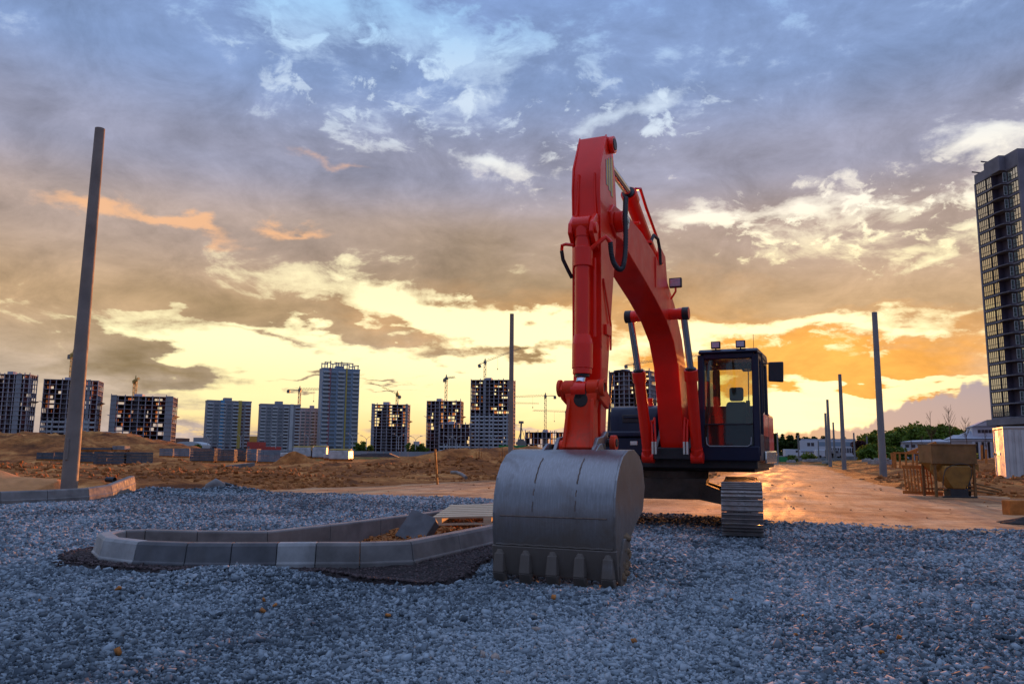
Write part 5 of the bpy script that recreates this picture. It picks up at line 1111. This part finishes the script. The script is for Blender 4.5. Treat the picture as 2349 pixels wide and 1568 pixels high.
# ------------------------------------------------------------------ tower cranes
def crane(label, px, ptop, pbase, d, jib, back, rise, mat, az, luff=0.0, hook=True, thick=1.0):
    """jib and back in metres, az turns the jib; rise lifts its tip"""
    zb = at(px, pbase, d=d).z; zt = at(px, ptop, d=d).z; x = at(px, ptop, d=d).x
    e = empty('tower_crane', label, 'crane', (x, d + 8, 0), 0); a = .9*thick; T = .17*thick
    g = MB()
    for sx_ in (-a,a):
        for sy_ in (-a,a): g.beam((sx_,sy_,0), (sx_,sy_,zt), T*1.6, T*1.6, (0,1,0))
    z = max(0, zb-6); k = 0
    while z < zt-1.8:
        s = 1 if k % 2 else -1
        for sy_ in (-a,a): g.beam((-a*s,sy_,z), (a*s,sy_,z+1.9), T, T, (0,1,0)); g.beam((-a,sy_,z),(a,sy_,z),T,T,(0,1,0))
        for sx_ in (-a,a): g.beam((sx_,-a*s,z), (sx_,a*s,z+1.9), T, T, (1,0,0))
        z += 1.9; k += 1
    g.build('mast', MATS[mat], e)
    J = empty('jib_pivot', None, None); bpy.data.objects.remove(J)
    M = Matrix.Translation((0,0,zt)) @ Matrix.Rotation(R(az), 4, 'Z') @ Matrix.Rotation(R(-rise), 4, 'Y')
    g = MB(); g.T = M; n = max(4, int(jib/2.2)); hgt = 1.5*thick
    for yy in (-.6*thick,.6*thick): g.beam((0,yy,0), (jib,yy,0), T, T)
    g.beam((0,0,hgt), (jib*.96,0,hgt*.7), T, T)
    for k in range(n):
        xa, xb = jib*k/n, jib*(k+1)/n
        for yy in (-.6*thick,.6*thick): g.beam((xa,yy,0), ((xa+xb)/2,0,hgt*.9), T*.7, T*.7); g.beam(((xa+xb)/2,0,hgt*.9), (xb,yy,0), T*.7, T*.7)
    g.build('jib', MATS[mat], e)
    g = MB(); g.T = M; g.box((-back,-.7*thick,-.2), (0,.7*thick,.25)); g.beam((-back,0,.3),(0,0,1.9*thick),T,T); g.build('counter_jib', MATS[mat], e)
    g = MB(); g.T = M; g.box((-back-.6,-.8*thick,-2.6*thick), (-back+1.8*thick,.8*thick,.0)); g.build('ballast', MATS['crane_grey'], e)
    g = MB(); g.T = Matrix.Translation((0,0,zt)) @ Matrix.Rotation(R(az), 4, 'Z'); g.box((-.6,-1.9*thick,-1.9*thick), (1.0,-.6*thick,-.1)); g.box((-1.2*thick,-1.1*thick,-.8), (1.2*thick,1.1*thick,.9)); g.hexa([(-.7,-.5,.9),(.7,-.5,.9),(.7,.5,.9),(-.7,.5,.9),(-.2,-.2,3.4*thick),(.2,-.2,3.4*thick),(.2,.2,3.4*thick),(-.2,.2,3.4*thick)]); g.build('slewing_cab', MATS[mat], e)
    if hook:
        g = MB(); p = M @ Vector((jib*.35,0,0)); g.cyl(p, p - Vector((0,0,9)), .09, n=4); g.cyl(p - Vector((0,0,9)), p - Vector((0,0,10.2)), .4, n=6); g.build('hook_rope', MATS['crane_grey'], e)
    return e
crane('orange-lit crane with short jib partly hidden by the tall left pole', 155, 810, 871, 600, 14, 5, 0, 'crane_steel', -28, thick=1.25, hook=False)
crane('crane over the broad half-built tower right of the tall left pole, jib foreshortened', 300, 870, 909, 620, 14, 4, 0, 'crane_steel', -55, thick=1.2, hook=False)
crane('dark crane with a level jib running into the tall finished tower', 682, 892, 930, 660, 34, 10, 1, 'crane_grey', 2)
crane('crane with a raised jib on the narrow half-built block', 908, 903, 927, 620, 14, 3, 24, 'crane_steel', 175, hook=False, thick=.9)
crane('slim crane with short jib over the half-built tower with the lower wing', 1022, 866, 919, 640, 12, 3, 0, 'crane_grey', -50, hook=False)
crane('crane with its jib rising to the right over the tallest half-built tower', 1112, 828, 871, 640, 32, 6, 22, 'crane_grey', 6)
crane('tallest of the distant cranes right of the centre pole, jib pointing left', 1252, 907, 992, 700, 32, 9, -2, 'crane_grey', 178)
crane('crane just left of the excavator stick with its jib pointing left', 1300, 944, 992, 800, 34, 8, 2, 'crane_grey', 176)
crane('far crane behind the centre pole whose long jib points right', 1172, 924, 1020, 900, 32, 8, 0, 'crane_grey', 2, hook=False)
crane('crane behind the excavator cab and boom with its jib rising right', 1460, 832, 850, 620, 58, 8, 8, 'crane_grey', 4, hook=False)
# piling rig
e = empty('piling_rig', 'thin piling rig with raised mast left of the low half-built block', 'piling rig', at(1193,1020,d=420)); hR = at(1195,968,d=420).z - e.location.z
w = MB(); w.beam((0,0,0), (.6,0,hR), .9, .9, (0,1,0)); w.box((-.8,-1,hR-.6),(1.8,1,hR+.6)); w.build('mast', MATS['crane_grey'], e)
w = MB(); w.beam((-1.5,0,1), (.2,0,hR*.55), .4, .4, (0,1,0)); w.beam((3.2,0,1),(.6,0,hR*.8),.25,.25,(0,1,0)); w.build('backstay', MATS['crane_grey'], e)
w = MB(); w.box((-2.2,-1.5,0),(2.8,1.5,1.6)); w.box((-1,-1.2,1.6),(2,1.2,3)); w.build('crawler_base', MATS['crane_grey'], e, .1)
# street lamps in front of the towers
def lamp(label, px, pb, pt, d, arms=2):
    p = at(px, pb, d=d); h = at(px, pt, d=d).z - p.z; e = empty('street_lamp', label, 'street lamp', (p.x, d, p.z), 0, 'street lamps in front of the towers')
    w = MB(); w.tube([(0,0,0),(0,0,h)], .16, 7, True, .09); w.build('lamp_post', MATS['pale_panel'], e)
    for s in ((-1,1) if arms == 2 else (1,)):
        w = MB(); w.tube([(0,0,h-.3),(s*.8,0,h+.7),(s*2.2,0,h+1.3)], .08, 6); w.build('lamp_arm', MATS['pale_panel'], e)
        w = MB(); w.box((s*2.2-.5,-.2,h+1.2),(s*2.2+.5,.2,h+1.42)); w.build('lamp_head', MATS['pale_panel'], e)
for a in (('street lamp left of the block with the yellow stripe, close to its wall',476,1026,1003,340),('street lamp before the right part of the striped block',551,1026,1001,340),
          ('street lamp before the middle of the second finished block',632,1027,1004,340),('street lamp at the left foot of the tallest finished tower',706,1028,1002,330),
          ('street lamp at the right foot of the tallest finished tower',808,1029,1001,330),('street lamp against the trees right of the tallest finished tower',868-28,1031,1006,320),
          ('street lamp in front of the narrow half-built block',914,1031,1002,320),('street lamp between the narrow block and the tower with the low wing',953,1031,1007,320),
          ('street lamp left of the low unfinished wing',1031,1032,1006,320),('street lamp before the right end of the low unfinished wing',1044,1032,1007,320),('street lamp in front of the tallest half-built tower',1152-20,1033,1006,320)):
    lamp(*a)
# ------------------------------------------------------------------ near tower at the right
pbr('tower_concrete', (.17,.165,.20,1), .8, 0, .25, .25, .3, 3, .02); pbr('tower_dark', (.075,.062,.095,1), .85, 0, .3, .3, 0); pbr('window_frame', (.035,.033,.035,1), .6); pbr('pvc_frame', (.45,.5,.55,1), .5)
NTW = empty('residential_tower', 'tall dark tower with rows of yellow-reflecting balcony glazing cut by the right edge', 'tower block', (106.7, 177, 0), R(2.0))
fh = 3.0; z0 = 9.9; NF = 18
# local x runs right, local -y runs toward the viewer
w = MB(); w.box((.25,-5.5,z0), (22,0,z0+NF*fh)); w.box((1.5,-12.6,z0),(22,-5.5,z0+NF*fh)); w.build('wall', MATS['tower_dark'], NTW)
w = MB(); zt = z0+NF*fh; w.box((0,-3.6,zt),(22,.2,zt+2.0)); w.box((-.1,-8.9,zt),(22,-3.6,zt+3.4)); w.box((1.3,-13.1,zt),(22,-8.9,zt+3.4)); w.build('parapet', MATS['tower_concrete'], NTW)
w = MB(); w.box((1.3,-13.15,z0),(22,-12.605,zt)); w.build('end_wall', MATS['tower_concrete'], NTW)
w = MB(); w.box((0,-.001,z0-.3),(.9,.5,zt)); w.build('corner_pier', MATS['tower_concrete'], NTW)
for k in range(NF+1):
    z = z0 + k*fh; w = MB()
    w._add([(xx,yy,zz) for zz in (z-.22,z+.14) for xx, yy in ((-.05,0),(-.05,-5.55),(1.35,-8.9),(1.35,-12.55),(1.498,-12.55),(1.498,-8.85),(.248,-5.5),(.248,0))], [tuple(range(7,-1,-1)), tuple(range(8,16))] + [(q_,(q_+1)%8,(q_+1)%8+8,q_+8) for q_ in range(8)])
    w.build('floor_band', MATS['tower_concrete'], NTW)
def glaz(y0, y1, xx, z, n, op=0):
    g = MB(); f = MB(); H_ = 2.3; zz_ = z + .35
    g.box((xx+.06,y1,zz_),(xx+.10,y0,zz_+H_))
    for i in range(n+1): yy = y0 + (y1-y0)*i/n; f.box((xx,yy-.05,zz_),(xx+.059,yy+.05,zz_+H_))
    for zf_ in (0,.36,1.0): f.box((xx+.001,y1,zz_+H_*zf_-.045),(xx+.058,y0,zz_+H_*zf_+.045))
    return f, g
proto = {}
for k in range(NF):
    for key, (y0, y1, xx, n) in {'wide':(-.15,-3.5,.02,5),'mid':(-3.75,-5.4,.16,3),'near':(-9.15,-12.4,1.40,4)}.items():
        if key not in proto:
            f, g = glaz(y0, y1, xx, z0, n); o = f.build('window', MATS['window_frame'], NTW); q = g.build('pane', MATS['mirror_glass'], o); proto[key] = (o, q)
        else:
            o = proto[key][0].copy(); COL.objects.link(o); o.parent = NTW; q = proto[key][1].copy(); COL.objects.link(q); q.parent = o
        o.location = (0, 0, k*fh)
    if k == 0:
        f = MB(); f.box((.45,-8.97,z0+.3),(1.25,-8.92,z0+.38)); f.box((.45,-8.97,z0+2.3),(1.25,-8.92,z0+2.38)); f.box((.45,-8.97,z0+.38),(.53,-8.92,z0+2.3)); f.box((1.17,-8.97,z0+.38),(1.25,-8.92,z0+2.3)); f.box((.53,-8.97,z0+1.1),(1.17,-8.92,z0+1.16))
        D0 = f.build('balcony_window', MATS['pvc_frame'], NTW); g = MB(); g.box((.531,-8.94,z0+.381),(1.169,-8.93,z0+2.299)); D1 = g.build('pane', MATS['window_glass'], D0)
        sl = MB(); sl.prism([(-.25,-5.2),(1.49,-5.2),(1.49,-8.9),(-.05,-8.9),(-.45,-7.0)], lambda a,b: (a,b,z0-.2), lambda a,b: (a,b,z0)); SL = sl.build('balcony_slab', MATS['tower_concrete'], NTW)
    else:
        o = D0.copy(); COL.objects.link(o); o.parent = NTW; q = D1.copy(); COL.objects.link(q); q.parent = o; o.location = (0,0,k*fh)
        o = SL.copy(); COL.objects.link(o); o.parent = NTW; o.location = (0,0,k*fh)
w = MB(); w.box((.0,-11.5,0),(22,-1,z0-1.6)); w.build('podium', MATS['tower_dark'], NTW); w = MB(); w.box((-1.2,-13.6,z0-1.6),(22,.5,z0-.3)); w.build('podium_slab', MATS['tower_concrete'], NTW)
w = MB(); w.box((-3.2,-15,0),(22,-13.7,z0-3.4)); w.build('ground_floor_wall', MATS['tower_dark'], NTW)
for dx, dy in ((.6,-.5),(1.0,-4.0)): w = MB(); w.beam((-.9,dy,zt+2.6+(dy<-1)*1.2),(1.5,dy,zt+2.4+(dy<-1)*1.2),.25,.25); w.build('roof_bracket', MATS['tower_dark'], NTW)
# ------------------------------------------------------------------ white factory and mansion
pbr('white_wall', (.52,.55,.62,1), .8, 0, .1, .1, 0); pbr('grey_roof', (.33,.35,.42,1), .6, 0, .15, .2, 0); pbr('dark_opening', (.05,.04,.05,1), .5)
x, w_, H = place(1836, 1962, 1006, 260); FA = empty('factory_hall', 'long low white factory with a dark blue window band below its roof', 'building', (x, 260, 0), -.9*math.atan2(x, 260)); w_ *= .95
g = MB(); g.box((-w_/2,0,0),(w_/2,16,H*.93)); g.build('wall', MATS['white_wall'], FA); g = MB(); g.box((-w_/2+.5,.2,H*.93),(w_/2,16,H)); g.box((-w_/2,-.4,H*.40),(w_/2*.2,-.01,H*.44)); g.build('roof', MATS['grey_roof'], FA)
g = MB(); g.box((-w_*.16,-.05,H*.66),(w_/2,-.005,H*.86)); g.build('window_band', MATS['blue_panel'], FA)
for k in range(10):
    g = MB(); xx = w_*(.06+.042*k); g.box((xx-.25,-.05,H*.36),(xx+.25,-.005,H*.58)); g.build('window', MATS['dark_opening'], FA)
for k in range(2):
    g = MB(); xx = -w_*(.34-.07*k); g.box((xx-.45,-.05,H*.66),(xx+.45,-.005,H*.82)); g.build('window', MATS['dark_opening'], FA)
g = MB(); g.box((-w_/2-.1,-2,0),(-w_*.36,-.2,H*.30)); g.box((-w_*.1,-3,0),(w_*.3,-.2,H*.26)); g.build('annex', MATS['grey_panel'], FA)
D = 205; RM = R(22); X00 = at(2072,1030,d=D).x
def fx(px): a_ = ray(px, 1025)[0]; return (a_*D - X00)/(math.cos(RM) + a_*math.sin(RM))
def hz_(py, px=2150): a_, b_ = ray(px, py); return EYE + b_*(D - fx(px)*math.sin(RM))
MN = empty('mansion', 'long white classical mansion with hipped grey roofs, columns and a gabled upper storey', 'mansion', (X00, D, 0), -RM)
g = MB(); g.box((0,0,0),(fx(2182),12,hz_(1013))); g.box((fx(2182),-.6,0),(fx(2400),14,hz_(1007,2230))); g.box((fx(2236),2,hz_(1007,2268)),(fx(2300),12,hz_(978,2268))); g.build('wall', MATS['white_wall'], MN)
g = MB(); zA = hz_(1013); zB = hz_(1006)
g.hexa([(-.6,-.6,zA),(fx(2185),-.6,zA),(fx(2185),12.6,zA),(-.6,12.6,zA),(2.5,5,zB-.3),(fx(2185)-2,5,zB),(fx(2185)-2,7,zB),(2.5,7,zB-.3)])
zA = hz_(1006,2230); zB = hz_(996,2230); g.hexa([(fx(2180),-1.2,zA),(fx(2400),-1.2,zA),(fx(2400),14.6,zA),(fx(2180),14.6,zA),(fx(2196),5,zB),(fx(2400),5,zB),(fx(2400),7,zB),(fx(2196),7,zB)])
g.hexa([(fx(2196),1,zB-.8),(fx(2330),1,zB-.8),(fx(2330),13,zB-.8),(fx(2196),13,zB-.8),(fx(2232),4,hz_(987,2268)),(fx(2310),4,hz_(987,2268)),(fx(2310),9,hz_(987,2268)),(fx(2232),9,hz_(987,2268))])
g.build('roof', MATS['grey_roof'], MN)
g = MB(); zP = hz_(978,2268); zQ = hz_(963,2268); g.prism([(fx(2233),zP+.003),(fx(2303),zP+.003),(fx(2268),zQ)], lambda a,b: (a,1.6,b), lambda a,b: (a,12.4,b)); g.build('gable_roof', MATS['grey_roof'], MN)
g = MB(); g.prism([(fx(2238),zP+.25),(fx(2298),zP+.25),(fx(2268),zQ-.45)], lambda a,b: (a,1.45,b), lambda a,b: (a,1.595,b)); g.build('pediment', MATS['white_wall'], MN)
g = MB(); g.box((-.3,-.35,hz_(1016)),(fx(2182),-.001,hz_(1013.5))); g.box((fx(2182)-.2,-1.0,hz_(1011,2230)),(fx(2400),-.601,hz_(1008,2230))); g.build('cornice', MATS['white_wall'], MN)
for k in range(7): g = MB(); xx = fx(2081+k*14.4); g.box((xx-.42,-.06,hz_(1026)),(xx+.42,-.002,hz_(1019.5))); g.build('window', MATS['dark_opening'], MN)
for k in range(7):
    g = MB(); xx = fx(2088+k*13.2); zt_ = hz_(1036); g.prism([(xx-.42,0.1),(xx+.42,0.1),(xx+.42,zt_-.4),(xx+.25,zt_-.1),(xx,zt_),(xx-.25,zt_-.1),(xx-.42,zt_-.4)], lambda a,b: (a,-.06,b), lambda a,b: (a,-.002,b)); g.build('arched_window', MATS['dark_opening'], MN)
for px in (2204, 2322):
    g = MB(); xx = fx(px); zt_ = hz_(1018,px); r = 1.0; g.prism([(xx-r,.3),(xx+r,.3)] + [(xx+r*math.cos(R(a)), zt_-r+r*math.sin(R(a))) for a in range(0,181,20)], lambda a,b: (a,-.68,b), lambda a,b: (a,-.602,b)); g.build('archway', MATS['dark_opening'], MN)
g = MB(); g.box((fx(2233),-.68,.3),(fx(2302),-.602,hz_(1014,2268))); g.build('portico_recess', MATS['dark_opening'], MN)
for k in range(6): g = MB(); xx = fx(2233+k*13.6); g.cyl((xx,-1.0,.2),(xx,-1.0,hz_(1013,2268)),.42,.36,n=14); g.build('column', MATS['white_wall'], MN, 0, 40)
for k in range(5): g = MB(); xx = fx(2252+k*8.4); g.box((xx-.33,1.93,hz_(992,2268)),(xx+.33,1.998,hz_(984.5,2268))); g.build('window', MATS['dark_opening'], MN)
g = MB(); g.cyl((fx(2292),7,zQ-2),(fx(2292),7,hz_(938,2292)),.07,n=5); g.build('flagpole', MATS['grey_panel'], MN)
# far wall and fences at the right
def wall(name, label, pl, pr, pt, d, mat, th=.3, cat='fence'):
    x, w_, H = place(pl, pr, pt, d); g = MB(); n = max(3, int(w_/3))
    for k in range(n): g.box((x-w_/2+w_*k/n+.02,d+.03*(k%2),-.3),(x-w_/2+w_*(k+1)/n-.02,d+th,H+rnd.uniform(-.03,.03)))
    return tag(g.build(name, MATS[mat], None), label, cat)
wall('concrete_wall', 'grey concrete panel wall in front of the low white factory', 1768, 2080, 1045.5, 215, 'grey_panel')
wall('green_fence', 'bright green mesh fence under the trees left of the white factory', 1776, 1812, 1047, 160, 'green_hoarding')
wall('site_fence', 'long grey fence line below the far towers on the left', 430, 1180, 1034, 300, 'grey_panel')
# parked vehicles and items far away read as small pale boxes with wheels
def far_van(label, px, py, d, mat, L_=5.0):
    p = at(px, py, d=d); e = empty('parked_van', label, 'van', (p.x, d, max(0,p.z-.2)), 0)
    g = MB(); g.side([(-L_/2,.35),(L_/2,.35),(L_/2,1.05),(L_/2-.9,1.2),(L_/2-1.5,2.0),(-L_/2,2.05)], -.9, .9); g.build('body', MATS[mat], e, .08)
    for xx in (-L_/2+.9, L_/2-.9):
        for yy in (-.92,.72): g = MB(); g.cyl((xx,yy,.35),(xx,yy+.2,.35),.35,n=14); g.build('wheel', MATS['rubber'], e)
    g = MB(); g.box((L_/2-2.4,-.92,1.25),(L_/2-1.6,-.901,1.8)); g.build('window', MATS['dark_opening'], e)
far_van('small white van parked left of the annex of the white factory', 1822, 1047, 200, 'white_wall'); far_van('white van in front of the middle of the white factory', 1893, 1048, 205, 'white_wall'); far_van('grey van right of the white van before the factory', 1912, 1048, 205, 'grey_panel')
# ------------------------------------------------------------------ trees
def leaf_mat(name, a, b_):
    m, b = newmat(name); t, L, nd, nz, rp, mx, mp, bump = nt_tools(m)
    at_ = nd('ShaderNodeAttribute', attribute_name='tone'); L.new(rp(at_.outputs['Fac'], [(0, a), (1, b_)]), b.inputs['Base Color'])
    b.inputs['Roughness'].default_value = .7; b.inputs['Specular IOR Level'].default_value = .2
    tl = nd('ShaderNodeBsdfTranslucent'); L.new(rp(at_.outputs['Fac'], [(0, a), (1, b_)]), tl.inputs[0]); ms = nd('ShaderNodeMixShader'); ms.inputs[0].default_value = .35
    L.new(b.outputs[0], ms.inputs[1]); L.new(tl.outputs[0], ms.inputs[2]); L.new(ms.outputs[0], t.nodes['Material Output'].inputs[0]); return m
leaf_mat('spring_leaf', (.035,.075,.008,1), (.16,.22,.03,1)); leaf_mat('dark_leaf', (.018,.035,.010,1), (.06,.09,.02,1)); leaf_mat('purple_leaf', (.025,.008,.014,1), (.07,.022,.03,1))
def crown_mesh(name, mat, n, rx, rz, size, seed, conic=False):
    rs = np.random.RandomState(seed); K = 16
    cc = rs.normal(size=(K,3)); cc /= np.linalg.norm(cc,axis=1)[:,None]; cc *= (rs.rand(K,1)**.33)*np.array([rx*.72,rx*.72,rz*.72]); cr = rs.uniform(.28,.48,K)*rx
    if conic: tt = rs.rand(K); cc = np.stack([rs.normal(size=K)*rx*.45*(1-tt), rs.normal(size=K)*rx*.45*(1-tt), (tt*2-1)*rz], -1); cr = rx*(.16+.42*(1-tt))
    k = rs.randint(0,K,n); u = rs.normal(size=(n,3)); u /= np.linalg.norm(u,axis=1)[:,None]; c = cc[k] + u*cr[k][:,None]*(rs.rand(n,1)**.4)*np.array([1,1,.85])
    a = rs.normal(size=(n,3)); a /= np.linalg.norm(a,axis=1)[:,None]; b_ = np.cross(a, rs.normal(size=(n,3))); b_ /= np.linalg.norm(b_,axis=1)[:,None]; s = size*rs.uniform(.5,1.3,(n,1))
    V = np.stack([c-a*s, c-b_*s*.7, c+a*s, c+b_*s*.7], 1).reshape(-1,3)
    me = bpy.data.meshes.new(name); me.vertices.add(n*4); me.vertices.foreach_set('co', V.reshape(-1).astype(np.float32)); me.loops.add(n*4); me.loops.foreach_set('vertex_index', np.arange(n*4).astype(np.int32))
    me.polygons.add(n); me.polygons.foreach_set('loop_start', (np.arange(n)*4).astype(np.int32)); me.update(calc_edges=True); me.materials.append(MATS[mat])
    at_ = me.attributes.new('tone','FLOAT','POINT'); at_.data.foreach_set('value', np.repeat(np.clip(rs.rand(n)*.6 + rs.rand(K)[k]*.5,0,1),4).astype(np.float32)); return me
CR = {'green':[crown_mesh('crown','spring_leaf',1500,4.0,4.6,.42,s) for s in (1,2,3,4)], 'dark':[crown_mesh('crown','dark_leaf',1300,3.0,5.5,.42,s) for s in (5,6)],
      'conifer':[crown_mesh('crown','dark_leaf',1300,2.6,6.0,.40,9,True)], 'purple':[crown_mesh('crown','purple_leaf',1500,2.6,3.6,.34,8)], 'bush':[crown_mesh('foliage','spring_leaf',500,1.4,1.0,.2,s) for s in (11,12)]}
def trunk_mesh():
    g = MB(); g.tube([(0,0,-.5),(.1,0,2.5),(0,.1,6)], .28, 7, True, .1); 
    for a in range(0,360,60): g.tube([(0,0,2.6),(math.cos(R(a))*1.2,math.sin(R(a))*1.2,4.4),(math.cos(R(a))*2.0,math.sin(R(a))*2.0,6.2)], .10, 5, True, .03)
    o = g.build('trunk', MATS['bark'], None); me = o.data; bpy.data.objects.remove(o); return me
TM = trunk_mesh()
def tree(kind, x, y, H, label, group, i=0, z=0.0, wd=1.0):
    nat = {'green':10.0,'dark':11.5,'conifer':13.0,'purple':8.0}[kind]; s = H/nat
    e = empty({'green':'leafy_tree','dark':'dark_tree','conifer':'conifer','purple':'purple_tree'}[kind], label, 'tree', (x,y,z), rnd.uniform(0,6.28), group)
    c = bpy.data.objects.new('crown', CR[kind][i % len(CR[kind])]); COL.objects.link(c); c.parent = e; c.location = (0,0,s*(nat - {'green':4.6,'dark':5.5,'conifer':6.0,'purple':3.6}[kind])); c.scale = (s*wd,s*wd,s)
    t_ = bpy.data.objects.new('trunk', TM); COL.objects.link(t_); t_.parent = e; t_.scale = (s,s,s); return e
rt = random.Random(12)
ordn = ['first','second','third','fourth','fifth','sixth','seventh','eighth','ninth','tenth','eleventh','twelfth','thirteenth','fourteenth','fifteenth','sixteenth','seventeenth','eighteenth','nineteenth','twentieth','twenty-first','twenty-second','twenty-third','twenty-fourth','twenty-fifth','twenty-sixth','twenty-seventh','twenty-eighth','twenty-ninth','thirtieth']
k = 0
for px in np.arange(1984, 2300, 11.0):                        # the green wood behind the mansion
    pt = np.interp(px, [1984,2000,2060,2110,2150,2200,2300],[992,984,978,966,970,976,980]) + rt.uniform(-5,6); d = rt.uniform(228,262) if px > 2062 else rt.uniform(200,240); p = at(px, pt, d=d)
    tree('green', p.x, d, p.z, ordn[k] + ' tree from the left in the green wood behind the white mansion', 'trees of the green wood', k, 0, 1.15); k += 1
k = 0
for px in np.arange(2000, 2075, 15):
    d = rt.uniform(185,198); p = at(px, rt.uniform(1006,1014), d=d); tree('green', p.x, d, p.z, ordn[k] + ' low tree from the left at the near foot of the green wood', 'low trees at the foot of the green wood', k+1, -1, 1.7); k += 1
k = 0
for px in np.arange(1758, 1868, 9.0):                         # darker wood left of the factory
    pt = np.interp(px, [1758,1790,1830,1870],[990,996,992,1000]) + rt.uniform(-4,5); d = rt.uniform(270,320); p = at(px, pt, d=d)
    tree('conifer' if k in (4,8) else 'dark', p.x, d, p.z, ordn[k] + ' tree from the left in the dark wood left of the white factory', 'trees of the dark wood', k, 0, 1.3); k += 1
k = 0
for px in np.arange(1868, 1945, 11):
    p = at(px, rt.uniform(996,1002), d=310); tree('dark', p.x, 310, p.z, ordn[k] + ' treetop from the left rising behind the white factory roof', 'treetops behind the factory', k, 0, 1.0); k += 1
p = at(1968, 1000, d=190); tree('purple', p.x, 190, p.z, 'dark red-leaved tree at the right end of the white factory', None)
k = 0
for px, pt, d in ((822,1012,400),(834,1009,400),(846,1014,400),(942,1012,400),(954,1015,400),(966,1014,400),(975,1018,400)):
    p = at(px, pt, d=d); tree('green', p.x, d, p.z, ordn[k] + ' tree from the left between the feet of the distant towers', 'trees between the towers', k, 0, 1.1); k += 1
k = 0
for px, pt, d in ((408,1014,330),(419,1018,330),(446,1014,330),(456,1016,330)):
    p = at(px, pt, d=d); tree('green', p.x, d, p.z, ordn[k] + ' small tree from the left before the arched hall', 'small trees before the arched hall', k, 0, 1.1); k += 1
def bush(px, py, d, sc, label):
    p = at(px, py, d=d); e = empty('bush', label, 'bush', (p.x, d, max(0, float(Hd(p.x, d)))), 0); c = bpy.data.objects.new('foliage', CR['bush'][int(px) % 2]); COL.objects.link(c); c.parent = e; c.scale = (sc,sc,sc); c.location = (0,0,.7*sc)
    g = MB(); g.tube([(0,0,-.2),(0,0,.9*sc)],.05*sc,5); g.build('stem', MATS['bark'], e)
for i, (px, py, d, sc) in enumerate(((1820,1052,150,.8),(1853,1053,150,1.1),(1866,1053,150,.8),(1985,1052,140,1.4),(2012,1050,140,1.8),(2042,1050,120,1.3),(2215,1050,80,.8))):
    bush(px, py, d, sc, ['low green bush right of the green mesh fence','widest bush beneath the left end of the white factory','small bush right of the widest one by the far road','bush between the dark red tree and the nearest roadside pole','round bush at the foot of the green wood','bush just right of the nearest roadside pole','low bush behind the mortar trough'][i])
# bare young trees on the right bank
def bare_tree(px, pb, pt, d, label, seed, spread=1.0):
    rb = random.Random(seed); p = at(px, pb, d=d); H = at(px, pt, d=d).z - p.z; e = empty('bare_sapling', label, 'young tree', (p.x, d, p.z), 0)
    g = MB(); g.tube([(0,0,-.5),(.03,0,H*.35),(-.02,0,H*.7),(.02,0,H)], H*.0095, 7, True, .012); g.build('trunk', MATS['bark'], e)
    g = MB()
    for k in range(22):
        z = H*rb.uniform(.28,.92); a = rb.uniform(0,6.28); l = H*rb.uniform(.12,.26)*(1.15 - z/H*.8)*spread; q = [(0,0,z)]
        for j in (1,2,3): q.append((math.cos(a)*l*j/3*(.8) + rb.uniform(-.03,.03)*H*.3, math.sin(a)*l*j/3*.8, z + l*j/3*(.9 + .2*j)))
        g.tube(q, H*.0035, 4, False, .004)
        for j in (1,2): a2 = a + rb.uniform(-1,1); g.tube([q[j], (q[j][0]+math.cos(a2)*l*.35, q[j][1]+math.sin(a2)*l*.35, q[j][2]+l*.5)], H*.002, 3, False, .003)
    g.build('branches', MATS['bark'], e); return e
bare_tree(2139,1040,942,70,'left of the three tall bare saplings above the white mansion',1); bare_tree(2182,1040,935,62,'middle and tallest of the bare saplings rising above the mansion roof',2,1.3); bare_tree(2219,1040,958,60,'bare sapling right above the mortar trough, left of the mansion gable',3,1.2)
bare_tree(2117,1045,1000,66,'small bare sapling before the left wing of the mansion',4); bare_tree(2092,1045,1010,70,'smallest bare sapling at the left corner of the mansion',5); bare_tree(2263,1045,985,60,'thin bare sapling before the mansion columns near the container',6,.7)
# wooden stakes with rails on the bank
for i, (px, pb, pt, d) in enumerate(((2052,1066,1040,58),(2064,1060,1041,62),(2078,1066,1036,56),(2094,1060,1036,62),(2103,1070,1044,52),(2016,1056,1040,75),(2032,1058,1042,70),(2252,1060,1020,50),(2262,1062,1030,48))):
    a = at(px, pb, d=d); b_ = at(px, pt, d=d); g = MB(); g.cyl(a - Vector((0,0,.5)), b_, .07, n=7); tag(g.build('wooden_stake', MATS['raw_wood'], None), ordn[i] + ' wooden stake counted from the left on the right-hand earth bank' if i < 5 else ['stake left of the nearest roadside pole on the bank','stake hard by the right side of the nearest roadside pole','left stake between trough and container','right stake between trough and container'][i-5], 'stake')
w = MB(); a = at(2049,1038,d=66); b_ = at(2112,1039,d=66); w.beam(a, b_, .12, .14); w.beam(a - Vector((0,0,1.2)), a, .35, .2, (0,1,0)); w.beam(a + Vector((1.5,.5,.0)), a + Vector((3.8,.5,.85)), .3, .25); tag(w.build('timber_barrier', MATS['raw_wood'], None), 'sunlit timber rail barrier on the bank before the mansion', 'barrier')
for i, (px, py, d, w_) in enumerate(((1862,1056,120,2.6),(1815,1058,125,1.2),(1897,1060,118,1.2),(2130,1047,60,1.0),(2018,1059,60,1.6),(1775,1062,120,1.0),(1988,1056,100,.9))):
    p = at(px, py, d=d); g = MB(); g.cbox((p.x,d,p.z), (w_,.8,.35), .1*i); g.cbox((p.x+.1,d-.1,p.z+.22), (w_*.6,.5,.12), .2); tag(g.build('slab_stack', MATS['kerb_light'], None, .03), ['pale flat slabs beyond the far bend of the road','small pale slab left of the other slabs by the far bend','pale slab by the foot of the third roadside pole','white slab on the bank left of the trough','pale stone slab beside the foot of the nearest roadside pole','pale block by the road right of the excavator cab','pale slab at the foot of the dark red tree'][i], 'slab')
